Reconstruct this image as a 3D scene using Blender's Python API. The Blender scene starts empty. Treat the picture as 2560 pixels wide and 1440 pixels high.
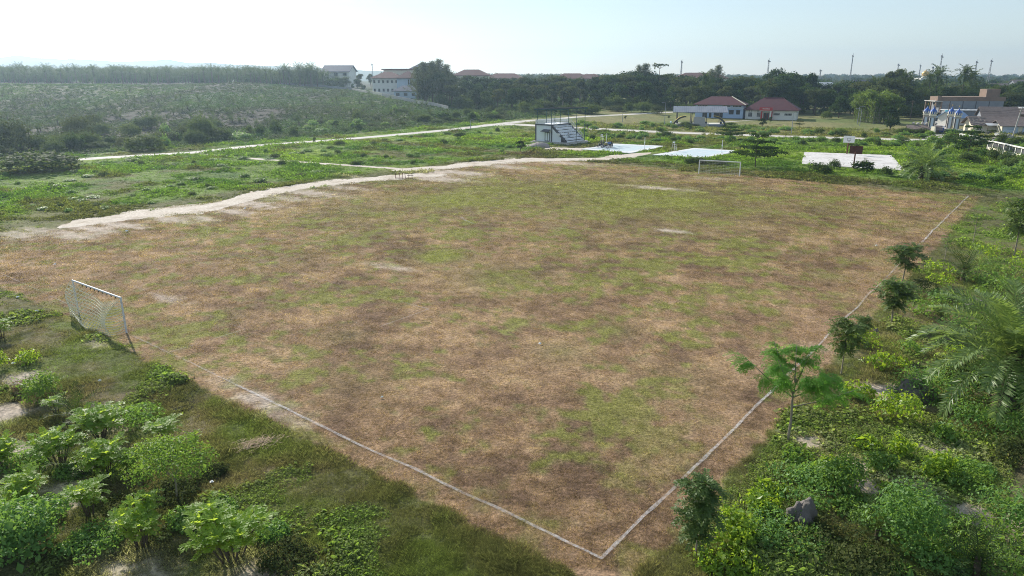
import bpy, math, random
import numpy as np
from mathutils import Vector, Matrix

# ------------------------------------------------------------------ camera, sky, sun, exposure
scene = bpy.context.scene
F = 1754.0; CX, CY = 1280.0, 720.0          # focal length and centre in photo pixels (2560 x 1440)
TH = math.atan(535.0 / F)                   # downward pitch
H = 17.5                                    # drone height
cam_d = bpy.data.cameras.new('camera'); cam = bpy.data.objects.new('camera', cam_d)
scene.collection.objects.link(cam); scene.camera = cam
cam.location = (0, 0, H); cam.rotation_euler = (math.pi / 2 - TH, 0, 0)
cam_d.sensor_width = 36.0; cam_d.lens = 36.0 * F / 2560.0
cam_d.clip_start = 0.5; cam_d.clip_end = 20000

SUN_AZ = math.radians(-34.0); SUN_EL = math.radians(28.0)
world = bpy.data.worlds.new('World'); scene.world = world; world.use_nodes = True
wn = world.node_tree; wn.nodes.clear()
w_out = wn.nodes.new('ShaderNodeOutputWorld'); w_bg = wn.nodes.new('ShaderNodeBackground')
sky = wn.nodes.new('ShaderNodeTexSky'); sky.sky_type = 'NISHITA'; sky.sun_disc = False
sky.sun_elevation = SUN_EL; sky.sun_rotation = SUN_AZ
sky.air_density = 1.0; sky.dust_density = 0.05; sky.ozone_density = 1.3; sky.altitude = 20
w_bg.inputs['Strength'].default_value = 0.05
w_hz = wn.nodes.new('ShaderNodeBackground'); w_hz.inputs[0].default_value = (0.70, 0.82, 0.94, 1); w_hz.inputs['Strength'].default_value = 0.31   # even veil of humid air over the whole sky
w_add = wn.nodes.new('ShaderNodeAddShader')
wn.links.new(sky.outputs[0], w_bg.inputs[0]); wn.links.new(w_bg.outputs[0], w_add.inputs[0]); wn.links.new(w_hz.outputs[0], w_add.inputs[1]); wn.links.new(w_add.outputs[0], w_out.inputs[0])

sun_d = bpy.data.lights.new('sun', 'SUN'); sun = bpy.data.objects.new('sun', sun_d)
scene.collection.objects.link(sun)
sun_d.energy = 5.0; sun_d.angle = math.radians(0.6); sun_d.color = (1.0, 0.93, 0.82)
s_dir = Vector((math.sin(SUN_AZ) * math.cos(SUN_EL), math.cos(SUN_AZ) * math.cos(SUN_EL), math.sin(SUN_EL)))
sun.rotation_euler = (-s_dir).to_track_quat('-Z', 'Y').to_euler(); sun.location = (0, 0, 80)

scene.view_settings.view_transform = 'Standard'; scene.view_settings.look = 'None'
scene.view_settings.gamma = 1.0; scene.view_settings.use_curve_mapping = False
scene.view_settings.exposure = 0.55
scene.render.engine = 'CYCLES'
cy = scene.cycles
cy.max_bounces = 5; cy.diffuse_bounces = 2; cy.glossy_bounces = 1; cy.transmission_bounces = 3
cy.transparent_max_bounces = 8; cy.volume_bounces = 0; cy.caustics_reflective = False; cy.caustics_refractive = False
cy.use_denoising = True; cy.pixel_filter_type = 'BLACKMAN_HARRIS'; cy.filter_width = 1.0
try: cy.denoiser = 'OPENIMAGEDENOISE'; cy.denoising_input_passes = 'RGB_ALBEDO_NORMAL'; cy.denoising_prefilter = 'NONE'
except Exception: pass
cy.use_adaptive_sampling = False

# ------------------------------------------------------------------ helpers
rng = np.random.default_rng(7); random.seed(7)
COL = scene.collection
ST, CT = math.sin(TH), math.cos(TH)

def ray(px, py):
    v = (CY - py) / F
    return ((px - CX) / F, CT + v * ST, -ST + v * CT)

def _hash(ix, iy, s):
    h = (ix.astype(np.int64) * 374761393 + iy.astype(np.int64) * 668265263 + s * 982451653) & 0x7fffffff
    h = ((h ^ (h >> 13)) * 1274126177) & 0x7fffffff
    return ((h ^ (h >> 16)) & 0xffff) / 65535.0

def vnoise(x, y, s=0):
    x = np.asarray(x, float); y = np.asarray(y, float)
    ix = np.floor(x); iy = np.floor(y); fx = x - ix; fy = y - iy
    fx = fx * fx * (3 - 2 * fx); fy = fy * fy * (3 - 2 * fy)
    a = _hash(ix, iy, s); b = _hash(ix + 1, iy, s); c = _hash(ix, iy + 1, s); d = _hash(ix + 1, iy + 1, s)
    return (a + (b - a) * fx) * (1 - fy) + (c + (d - c) * fx) * fy

def fbm(x, y, wl, s=0, octv=4, gain=0.55):
    t = 0; amp = 1; n = 0
    for k in range(octv):
        t = t + amp * vnoise(x / wl + 17.3 * k, y / wl - 9.1 * k, s + k); n += amp; amp *= gain; wl *= 0.5
    return t / n

def sstep(a, b, x):
    t = np.clip((np.asarray(x, float) - a) / (b - a), 0, 1); return t * t * (3 - 2 * t)

def hz(x, y):
    """terrain height: level by the pitch, rising gently behind, most on the left"""
    x = np.asarray(x, float); y = np.asarray(y, float)
    r = np.hypot(x, y); az = np.degrees(np.arctan2(x, y))
    A = np.interp(az, [-60, -38, -20, -8, 0, 10, 20, 60], [12.5, 12.5, 12.0, 6.5, 4.5, 3.0, 1.0, 0.0])
    z = A * sstep(205, 450, r)
    und = (fbm(x, y, 70, 40, 3) - 0.5) * 4.0 * sstep(215, 270, r) * sstep(8, -8, az) * (1 - 0.8 * sstep(440, 480, r))
    z = z + und - A * 1.2 * sstep(700, 2500, r)
    return np.where(y > 0, z, 0.0)

def hz1(x, y): return float(hz(x, y))

def G(px, py):
    """photo pixel -> world point on the terrain (x, y)"""
    d = ray(px, py); z = 0.0
    for k in range(40):
        t = (z - H) / min(d[2], -1e-3); t = min(t, 1200.0)
        z = 0.5 * z + 0.5 * hz1(d[0] * t, d[1] * t)
    return (d[0] * t, d[1] * t)

def at(px, py, y):
    """point on the ray of a pixel at depth y -> (x, y, z)"""
    d = ray(px, py); t = y / d[1]
    return (d[0] * t, y, H + d[2] * t)

class MB:
    """collects arrays of vertices and faces and builds ONE mesh"""
    def __init__(s): s.V = []; s.F = []; s.n = 0; s.M = []
    def add(s, V, Fc, mat=0):
        V = np.asarray(V, float).reshape(-1, 3); Fc = np.asarray(Fc, np.int64)
        if Fc.ndim == 1: Fc = Fc.reshape(1, -1)
        s.V.append(V); s.F.append(Fc + s.n); s.M.append(np.full(len(Fc), mat)); s.n += len(V); return s
    def box(s, c, sz, rz=0.0, mat=0, taper=1.0):
        x, y, z = [q / 2 for q in sz]; cr, sr = math.cos(rz), math.sin(rz)
        P = []
        for k, (a, b, e) in enumerate([(-x, -y, -z), (x, -y, -z), (x, y, -z), (-x, y, -z), (-x, -y, z), (x, -y, z), (x, y, z), (-x, y, z)]):
            if k > 3: a *= taper; b *= taper
            P.append((c[0] + a * cr - b * sr, c[1] + a * sr + b * cr, c[2] + e))
        return s.add(P, [[0, 3, 2, 1], [4, 5, 6, 7], [0, 1, 5, 4], [1, 2, 6, 5], [2, 3, 7, 6], [3, 0, 4, 7]], mat)
    def tube(s, pts, rad, n=6, mat=0, cap=True):
        pts = np.asarray(pts, float); m = len(pts); rad = np.broadcast_to(np.asarray(rad, float), (m,))
        T = np.gradient(pts, axis=0); T /= np.linalg.norm(T, axis=1)[:, None] + 1e-9
        ref = np.array([0, 0, 1.0]) if abs(T[0][2]) < 0.9 else np.array([1.0, 0, 0])
        A = np.cross(T, ref); A /= np.linalg.norm(A, axis=1)[:, None] + 1e-9; B = np.cross(T, A)
        an = np.linspace(0, 2 * np.pi, n, endpoint=False)
        V = pts[:, None] + rad[:, None, None] * (A[:, None] * np.cos(an)[None, :, None] + B[:, None] * np.sin(an)[None, :, None])
        Fq = []
        for i in range(m - 1):
            for j in range(n):
                k = (j + 1) % n; Fq.append([i * n + j, i * n + k, (i + 1) * n + k, (i + 1) * n + j])
        s.add(V.reshape(-1, 3), Fq, mat)
        if cap:
            s.add(V[0], [list(range(n))], mat); s.add(V[-1], [list(range(n))[::-1]], mat)
        return s
    def bar(s, a, b, w, h=None, mat=0):
        a = np.asarray(a, float); b = np.asarray(b, float); h = h or w
        T = b - a; T /= np.linalg.norm(T); ref = np.array([0, 0, 1.0]) if abs(T[2]) < 0.95 else np.array([1.0, 0, 0])
        A = np.cross(T, ref); A /= np.linalg.norm(A); B = np.cross(A, T)
        P = [a - A * w / 2 - B * h / 2, a + A * w / 2 - B * h / 2, a + A * w / 2 + B * h / 2, a - A * w / 2 + B * h / 2]
        P += [p + (b - a) for p in P]
        return s.add(P, [[0, 3, 2, 1], [4, 5, 6, 7], [0, 1, 5, 4], [1, 2, 6, 5], [2, 3, 7, 6], [3, 0, 4, 7]], mat)
    def lathe(s, c, prof, n=12, mat=0):
        an = np.linspace(0, 2 * np.pi, n, endpoint=False); V = []; Fq = []
        for r, z in prof: V += [(c[0] + r * math.cos(a), c[1] + r * math.sin(a), c[2] + z) for a in an]
        for i in range(len(prof) - 1):
            for j in range(n):
                k = (j + 1) % n; Fq.append([i * n + j, i * n + k, (i + 1) * n + k, (i + 1) * n + j])
        return s.add(V, Fq, mat)
    def blob(s, c, rad, sub=8, noise=0.2, seed=0, mat=0, flat=None):
        """uneven closed lump"""
        n, m = sub * 2, sub; V = []; Fq = []
        rr = np.random.default_rng(seed); ph = rr.uniform(0, 6, 6)
        for i in range(m + 1):
            t = math.pi * i / m
            for j in range(n):
                p = 2 * math.pi * j / n
                d = np.array([math.sin(t) * math.cos(p), math.sin(t) * math.sin(p), math.cos(t)])
                q = 1 + noise * (math.sin(3 * d[0] + ph[0]) * math.sin(4 * d[1] + ph[1]) + .7 * math.sin(7 * d[2] + 5 * d[0] + ph[2]) * math.sin(6 * d[1] + ph[3]) + .4 * math.sin(13 * d[0] + ph[4]) * math.sin(11 * d[1] + 9 * d[2] + ph[5]))
                v = d * np.asarray(rad) * q
                if flat is not None: v[2] = max(v[2], flat)
                V.append(v + np.asarray(c))
        for i in range(m):
            for j in range(n):
                k = (j + 1) % n; Fq.append([i * n + j, (i + 1) * n + j, (i + 1) * n + k, i * n + k])
        return s.add(V, Fq, mat)
    def mesh(s, name, mats=(), smooth=False):
        me = bpy.data.meshes.new(name)
        V = np.concatenate(s.V).astype(np.float32)
        me.vertices.add(len(V)); me.vertices.foreach_set('co', V.ravel())
        lt = np.concatenate([np.full(len(f), f.shape[1]) for f in s.F]).astype(np.int32)
        li = np.concatenate([f.ravel() for f in s.F]).astype(np.int32)
        me.loops.add(len(li)); me.loops.foreach_set('vertex_index', li)
        me.polygons.add(len(lt)); st = np.concatenate([[0], np.cumsum(lt)[:-1]]).astype(np.int32)
        me.polygons.foreach_set('loop_start', st)
        me.polygons.foreach_set('material_index', np.concatenate(s.M).astype(np.int32))
        me.polygons.foreach_set('use_smooth', np.full(len(lt), bool(smooth)))
        me.update(calc_edges=True); me.validate()
        for m in (mats if isinstance(mats, (list, tuple)) else [mats]): me.materials.append(m)
        return me

def tag(o, label=None, cat=None, group=None, kind=None):
    if label: o['label'] = label
    if cat: o['category'] = cat
    if group: o['group'] = group
    if kind: o['kind'] = kind
    return o
def put(name, me, parent=None, loc=(0, 0, 0), rz=0.0, sc=1.0):
    o = bpy.data.objects.new(name, me); COL.objects.link(o)
    if parent is not None: o.parent = parent
    o.location = loc; o.rotation_euler = (0, 0, rz)
    o.scale = (sc, sc, sc) if np.isscalar(sc) else sc
    return o
def thing(name, label, cat, loc=(0, 0, 0), rz=0.0, sc=1.0, group=None, parts=()):
    o = put(name, None, None, loc, rz, sc); o.empty_display_size = 0.2
    tag(o, label, cat, group)
    for nm, me in parts: put(nm, me, o)
    return o
def part(parent, name, mb, mats, smooth=False): return put(name, mb.mesh(name, mats, smooth), parent)
def single(name, mb, mats, label, cat, group=None, smooth=False, loc=(0, 0, 0), rz=0.0, sc=1.0):
    return tag(put(name, mb.mesh(name, mats, smooth), None, loc, rz, sc), label, cat, group)
def struct(name, mb, mats, smooth=False): return tag(put(name, mb.mesh(name, mats, smooth)), kind='structure')

# ------------------------------------------------------------------ materials
def nt(name):
    m = bpy.data.materials.new(name); m.use_nodes = True; t = m.node_tree; t.nodes.clear()
    out = t.nodes.new('ShaderNodeOutputMaterial'); return m, t, out
def node(t, typ, **kw):
    n = t.nodes.new(typ)
    for k, v in kw.items(): setattr(n, k, v)
    return n
def mixc(t, fac, a, b, mode='MIX'):
    n = node(t, 'ShaderNodeMix', data_type='RGBA', blend_type=mode)
    for sock, val in ((n.inputs[0], fac), (n.inputs[6], a), (n.inputs[7], b)):
        if hasattr(val, 'is_linked') or hasattr(val, 'links'): t.links.new(val, sock)
        elif isinstance(val, (int, float)): sock.default_value = val
        else: sock.default_value = (*val, 1) if len(val) == 3 else val
    return n.outputs[2]
def ramp(t, fac, stops, interp='LINEAR'):
    n = node(t, 'ShaderNodeValToRGB'); n.color_ramp.interpolation = interp
    e = n.color_ramp.elements
    while len(e) < len(stops): e.new(0.5)
    for el, (p, c) in zip(e, stops): el.position = p; el.color = (*c, 1) if len(c) == 3 else c
    t.links.new(fac, n.inputs[0]); return n.outputs[0]
def noise(t, scale, detail=4, rough=0.6, coord='Object', warp=None):
    tc = node(t, 'ShaderNodeTexCoord'); n = node(t, 'ShaderNodeTexNoise')
    n.inputs['Scale'].default_value = scale; n.inputs['Detail'].default_value = detail; n.inputs['Roughness'].default_value = rough
    t.links.new(tc.outputs[coord], n.inputs['Vector']); return n.outputs[0]
def bump(t, h, strength=0.5, dist=0.05):
    b = node(t, 'ShaderNodeBump'); b.inputs['Strength'].default_value = strength; b.inputs['Distance'].default_value = dist
    t.links.new(h, b.inputs['Height']); return b.outputs[0]
def paint(name, c, rough=0.7, var=0.15, scale=0.6, metal=0.0, dirt=None, bumps=0.0, spec=0.3):
    """plain surface with uneven tone and a little dirt"""
    m, t, out = nt(name); p = node(t, 'ShaderNodeBsdfPrincipled')
    n1 = noise(t, scale, 5, 0.65); n2 = noise(t, scale * 9, 3, 0.6)
    c2 = dirt or tuple(q * 0.55 for q in c)
    f = ramp(t, n1, [(0.42, (0, 0, 0)), (0.72, (var * 2.2,) * 3)])
    col = mixc(t, f, c, c2)
    col = mixc(t, var, col, mixc(t, n2, tuple(q * 0.6 for q in c), tuple(min(1, q * 1.25) for q in c)))
    t.links.new(col, p.inputs['Base Color']); p.inputs['Roughness'].default_value = rough; p.inputs['Metallic'].default_value = metal
    p.inputs['Specular IOR Level'].default_value = spec
    if bumps: t.links.new(bump(t, n2, bumps, 0.03), p.inputs['Normal'])
    t.links.new(p.outputs[0], out.inputs[0]); return m
def leafmat(name, ca, cb, trans=(0.25, 0.34, 0.05), tf=0.4, rough=0.5, spec=0.35, tint=False, objvar=0.35):
    """leaf: glossy front, light shining through, every leaf and plant a little different"""
    if name in ('leaf_vine', 'leaf_shrub', 'leaf_senna', 'leaf_sapling', 'leaf_feather', 'leaf_palm_near', 'leaf_lime'): ca, cb, trans = (tuple(q * 1.3 for q in w_) for w_ in (ca, cb, trans))   # leaf and translucent colours raised so these plants come out brighter
    m, t, out = nt(name); p = node(t, 'ShaderNodeBsdfPrincipled'); tr = node(t, 'ShaderNodeBsdfTranslucent')
    g = node(t, 'ShaderNodeNewGeometry'); oi = node(t, 'ShaderNodeObjectInfo')
    if tint:
        at_ = node(t, 'ShaderNodeAttribute', attribute_type='INSTANCER', attribute_name='tint')
        r = ramp(t, g.outputs['Random Per Island'], [(0, (0.62, 0.62, 0.62)), (1, (1.35, 1.35, 1.3))])
        col = mixc(t, 1.0, at_.outputs['Color'], r, 'MULTIPLY')
        tcol = mixc(t, 1.0, col, trans, 'MULTIPLY')
    else:
        col = mixc(t, g.outputs['Random Per Island'], ca, cb)
        v = ramp(t, oi.outputs['Random'], [(0, (1 - objvar, 1 - objvar * .8, 1 - objvar)), (0.5, (1, 1, 1)), (1, (1 + objvar * .8, 1 + objvar * .45, 1 - objvar * .3))])
        col = mixc(t, 1.0, col, v, 'MULTIPLY')
        tcol = mixc(t, 1.0, mixc(t, 0.5, col, trans), v, 'MULTIPLY')
        tcol = mixc(t, 0.6, tcol, trans)
    t.links.new(col, p.inputs['Base Color']); p.inputs['Roughness'].default_value = rough
    p.inputs['Specular IOR Level'].default_value = spec
    t.links.new(tcol, tr.inputs['Color'])
    mx = node(t, 'ShaderNodeMixShader'); mx.inputs[0].default_value = tf
    t.links.new(p.outputs[0], mx.inputs[1]); t.links.new(tr.outputs[0], mx.inputs[2]); t.links.new(mx.outputs[0], out.inputs[0])
    return m

M = {}
M['bark'] = paint('bark', (0.11, 0.085, 0.06), 0.9, 0.4, 3.0, bumps=0.6)
M['bark_pale'] = paint('bark_pale', (0.30, 0.26, 0.20), 0.9, 0.4, 3.0, bumps=0.5)
M['white_wall'] = paint('white_wall', (0.74, 0.73, 0.68), 0.8, 0.12, 0.5, dirt=(0.45, 0.42, 0.36))
M['stand_white'] = paint('stand_white', (0.78, 0.81, 0.84), 0.7, 0.08, 0.5, dirt=(0.52, 0.53, 0.54))
M['cream_wall'] = paint('cream_wall', (0.76, 0.71, 0.56), 0.8, 0.12, 0.5, dirt=(0.5, 0.44, 0.33))
M['blue_wall'] = paint('blue_wall', (0.38, 0.50, 0.68), 0.8, 0.14, 0.5, dirt=(0.25, 0.32, 0.42))
M['pale_blue_wall'] = paint('pale_blue_wall', (0.50, 0.60, 0.70), 0.8, 0.2, 0.4, dirt=(0.3, 0.34, 0.38))
M['maroon_roof'] = paint('maroon_roof', (0.115, 0.042, 0.048), 0.75, 0.3, 0.8, dirt=(0.06, 0.028, 0.034), bumps=0.3)
M['red_roof'] = paint('red_roof', (0.17, 0.09, 0.08), 0.85, 0.35, 0.5, dirt=(0.10, 0.07, 0.065))
M['brown_roof'] = paint('brown_roof', (0.20, 0.16, 0.145), 0.85, 0.5, 1.1, dirt=(0.08, 0.058, 0.05), bumps=0.4)
M['blue_roof'] = paint('blue_roof', (0.22, 0.33, 0.50), 0.5, 0.2, 0.8)
M['grey_roof'] = paint('grey_roof', (0.20, 0.22, 0.26), 0.55, 0.2, 0.7, bumps=0.2)
M['slate_roof'] = paint('slate_roof', (0.10, 0.11, 0.15), 0.7, 0.2, 0.7)
M['glass'] = paint('window_glass', (0.035, 0.04, 0.045), 0.15, 0.1, 1.0, spec=0.5)
M['dark_frame'] = paint('dark_frame', (0.055, 0.055, 0.06), 0.6, 0.15, 1.0)
M['charcoal_paint'] = paint('charcoal_paint', (0.10, 0.10, 0.11), 0.75, 0.2, 1.0)
M['white_paint'] = paint('white_paint', (0.78, 0.78, 0.76), 0.5, 0.1, 2.0, dirt=(0.5, 0.47, 0.42))
M['worn_white'] = paint('worn_white', (0.66, 0.67, 0.68), 0.55, 0.25, 5.0, dirt=(0.20, 0.17, 0.14))
M['green_steel'] = paint('green_steel', (0.035, 0.09, 0.085), 0.5, 0.15, 1.0)
M['steel'] = paint('galvanised_steel', (0.40, 0.41, 0.42), 0.45, 0.15, 1.0, metal=0.5)
M['mast_grey'] = paint('mast_grey', (0.28, 0.28, 0.30), 0.6, 0.1, 0.1)
M['concrete'] = paint('concrete', (0.46, 0.44, 0.41), 0.9, 0.25, 0.5, dirt=(0.26, 0.24, 0.21), bumps=0.3)
M['grey_render'] = paint('grey_render', (0.26, 0.28, 0.31), 0.9, 0.3, 0.3, dirt=(0.14, 0.15, 0.17), bumps=0.3)
M['brick'] = paint('brick_work', (0.25, 0.178, 0.135), 0.9, 0.4, 0.6, dirt=(0.14, 0.11, 0.095), bumps=0.4)
M['red_paint'] = paint('red_paint', (0.45, 0.035, 0.035), 0.5, 0.1, 1.0)
M['blue_paint'] = paint('blue_paint', (0.04, 0.11, 0.36), 0.45, 0.1, 1.0)
M['gold'] = paint('gold_dome', (0.62, 0.40, 0.12), 0.35, 0.1, 0.4, metal=0.4)
M['yellow_paint'] = paint('yellow_paint', (0.50, 0.38, 0.06), 0.6, 0.15, 1.0)
M['rust'] = paint('rusty_steel', (0.17, 0.06, 0.04), 0.85, 0.35, 3.0, dirt=(0.07, 0.03, 0.025))
M['black_rubber'] = paint('black_rubber', (0.018, 0.018, 0.02), 0.6, 0.1, 5)
M['black_paint'] = paint('black_paint', (0.02, 0.02, 0.024), 0.25, 0.1, 5, spec=0.5)
M['stone'] = paint('boulder_stone', (0.15, 0.135, 0.125), 0.95, 0.55, 1.6, dirt=(0.05, 0.055, 0.035), bumps=1.0)
M['soil'] = paint('bare_soil', (0.24, 0.185, 0.135), 0.95, 0.4, 1.5, dirt=(0.10, 0.08, 0.055), bumps=0.8)
M['gravel'] = paint('gravel', (0.33, 0.29, 0.27), 0.95, 0.4, 4.0, bumps=1.0)
M['teal_wall'] = paint('teal_wall', (0.22, 0.60, 0.58), 0.7, 0.1, 0.5)
M['wood'] = paint('old_wood', (0.16, 0.12, 0.09), 0.85, 0.3, 3.0)
M['net'] = paint('net_cord', (0.82, 0.77, 0.58), 0.8, 0.12, 3.0)
M['net_white'] = paint('net_cord_white', (0.7, 0.7, 0.7), 0.8, 0.1, 3.0)
M['paper'] = paint('paper_litter', (0.8, 0.8, 0.78), 0.7, 0.05, 6.0)
M['sheet_metal'] = paint('zinc_sheet', (0.52, 0.55, 0.58), 0.5, 0.25, 0.7, dirt=(0.25, 0.2, 0.17))
# leaves
M['leaf_tree'] = leafmat('leaf_tree', (0.022, 0.052, 0.016), (0.060, 0.105, 0.028), (0.12, 0.20, 0.03), 0.28, 0.7, 0.03)
M['leaf_dark'] = leafmat('leaf_dark', (0.016, 0.038, 0.014), (0.040, 0.072, 0.022), (0.08, 0.14, 0.025), 0.25, 0.7, 0.03)
M['leaf_olive'] = leafmat('leaf_olive', (0.045, 0.065, 0.026), (0.095, 0.115, 0.045), (0.15, 0.19, 0.05), 0.3, 0.7, 0.03)
M['leaf_bush'] = leafmat('leaf_bush', (0.045, 0.08, 0.026), (0.095, 0.14, 0.045), (0.20, 0.28, 0.05), 0.32, 0.7, 0.05, objvar=0.4)
M['leaf_bamboo'] = leafmat('leaf_bamboo', (0.07, 0.13, 0.02), (0.13, 0.20, 0.035), (0.26, 0.36, 0.05), 0.45, 0.5, 0.3, objvar=0.12)
M['leaf_palm'] = leafmat('leaf_palm', (0.032, 0.062, 0.022), (0.075, 0.115, 0.04), (0.14, 0.20, 0.035), 0.3, 0.55, 0.06, objvar=0.25)
M['leaf_palm_near'] = leafmat('leaf_palm_near', (0.08, 0.13, 0.045), (0.15, 0.21, 0.08), (0.26, 0.36, 0.06), 0.42, 0.4, 0.35, objvar=0.1)
M['leaf_lime'] = leafmat('leaf_lime', (0.08, 0.165, 0.018), (0.16, 0.24, 0.028), (0.34, 0.46, 0.03), 0.5, 0.42, 0.35, objvar=0.15)
M['leaf_senna'] = leafmat('leaf_senna', (0.09, 0.165, 0.04), (0.16, 0.25, 0.065), (0.54, 0.68, 0.06), 0.55, 0.45, 0.16, objvar=0.15)
M['leaf_shrub'] = leafmat('leaf_shrub', (0.07, 0.14, 0.028), (0.13, 0.22, 0.05), (0.22, 0.34, 0.04), 0.42, 0.5, 0.22, objvar=0.25)
M['leaf_sapling'] = leafmat('leaf_sapling', (0.045, 0.082, 0.024), (0.095, 0.145, 0.042), (0.16, 0.25, 0.03), 0.34, 0.45, 0.22, objvar=0.15)
M['leaf_feather'] = leafmat('leaf_feather', (0.06, 0.15, 0.03), (0.11, 0.22, 0.045), (0.26, 0.52, 0.06), 0.55, 0.55, 0.15, objvar=0.05)
M['leaf_vine'] = leafmat('leaf_vine', (0.075, 0.16, 0.04), (0.14, 0.25, 0.07), (0.22, 0.36, 0.05), 0.42, 0.5, 0.22, objvar=0.25)
M['leaf_dry'] = leafmat('leaf_dry', (0.16, 0.12, 0.06), (0.26, 0.20, 0.10), (0.3, 0.22, 0.1), 0.3, 0.7, 0.2)
M['tint'] = leafmat('grass_blades', None, None, (1.5, 1.6, 0.9), 0.45, 0.7, 0.1, tint=True)
M['tint_leaf'] = leafmat('weed_leaves', None, None, (1.45, 1.7, 0.7), 0.45, 0.6, 0.08, tint=True)

# ------------------------------------------------------------------ the ground and what it is covered with
UX, UY = math.cos(math.radians(51.7)), math.sin(math.radians(51.7))   # along the touch line
C0 = (3.39, 22.28)                                                    # near corner of the pitch
def uv(x, y):
    dx = np.asarray(x, float) - C0[0]; dy = np.asarray(y, float) - C0[1]
    return dx * UX + dy * UY, -dx * UY + dy * UX
def W(u, v): return (C0[0] + u * UX - v * UY, C0[1] + u * UY + v * UX)

def lerp(a, b, t): t = np.asarray(t)[:, None]; return a * (1 - t) + np.asarray(b) * t

BARE = [  # bare or worn spots: px, py, length, width (m), strength
    (645, 998, 1.6, 0.6, .75), (705, 1035, 2.4, 0.7, .4), (560, 955, 2.0, .6, .3), (2020, 1100, 1.6, .5, .7), (2125, 1165, 1.5, .6, .8), (2240, 985, 2.0, .9, .9),
    (10, 1030, 1.6, .8, .9), (60, 955, 1.8, .8, .8), (70, 1130, 2.0, .7, .6), (160, 1235, 1.6, .7, .7), (330, 1420, 2.2, 1.0, .6), (650, 1430, 2, 1, .5),
    (190, 590, 4.0, 1.4, .75), (40, 588, 4.0, 1.1, .75), (100, 578, 4.5, 1.0, .7), (1640, 470, 6, 1.2, .8), (820, 488, 6, 1.5, .5), (720, 497, 5, 1.6, .6), (500, 545, 3.5, .8, .8),
    (1790, 447, 5, 1.2, .5), (1090, 430, 6, 2.0, .7), (1180, 440, 5, 2.0, .4), (870, 440, 3.5, 1, .7), (2350, 1120, 1.6, .8, .5), (2440, 1290, 2.0, 1.0, .55), (2210, 1225, 1.8, 1.0, .6), (2370, 1270, 1.6, .8, .5),
    (640, 512, 6, 1.6, .9), (580, 530, 5, 1.2, .8), (420, 548, 5, 1.2, .8), (300, 562, 5, 1.0, .9), (230, 572, 5, 1.0, .9), (760, 480, 6, 1.8, .7), (860, 470, 6, 1.5, .6), (1100, 447, 8, 2.2, .8), (1160, 432, 7, 2, .8), (1250, 416, 8, 2, .7), (1420, 408, 9, 2, .6), (1060, 436, 5, 2, .9),
    (1680, 577, 2.4, .7, .8), (980, 668, 3.0, .6, .6), (420, 745, 2.6, .6, .6), (280, 1075, 1.2, .6, .4), (2040, 870, 1.4, .6, .3), (250, 860, 1.6, .5, .4)]
GREENS = [(1100, 640, 3.5, .9), (1260, 690, 5, .6), (1150, 500, 13, .75), (1300, 480, 18, .7), (1620, 500, 20, .85), (1500, 470, 16, .65), (1780, 490, 14, .6), (900, 530, 10, .5), (2060, 520, 7, .55), (1530, 825, 1.6, .8),
    (1400, 880, 2.0, .4), (2070, 690, 2.2, .6), (2310, 560, 5, .4), (860, 840, 1.6, .5), (560, 790, 1.6, .5), (880, 950, 3, .25), (700, 640, 6, .3), (950, 560, 8, .35), (1700, 950, 2.5, .3)]
BARE_W = [(*G(a, b), c, d, e) for a, b, c, d, e in BARE]; GREEN_W = [(*G(a, b), c, d) for a, b, c, d in GREENS]

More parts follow.
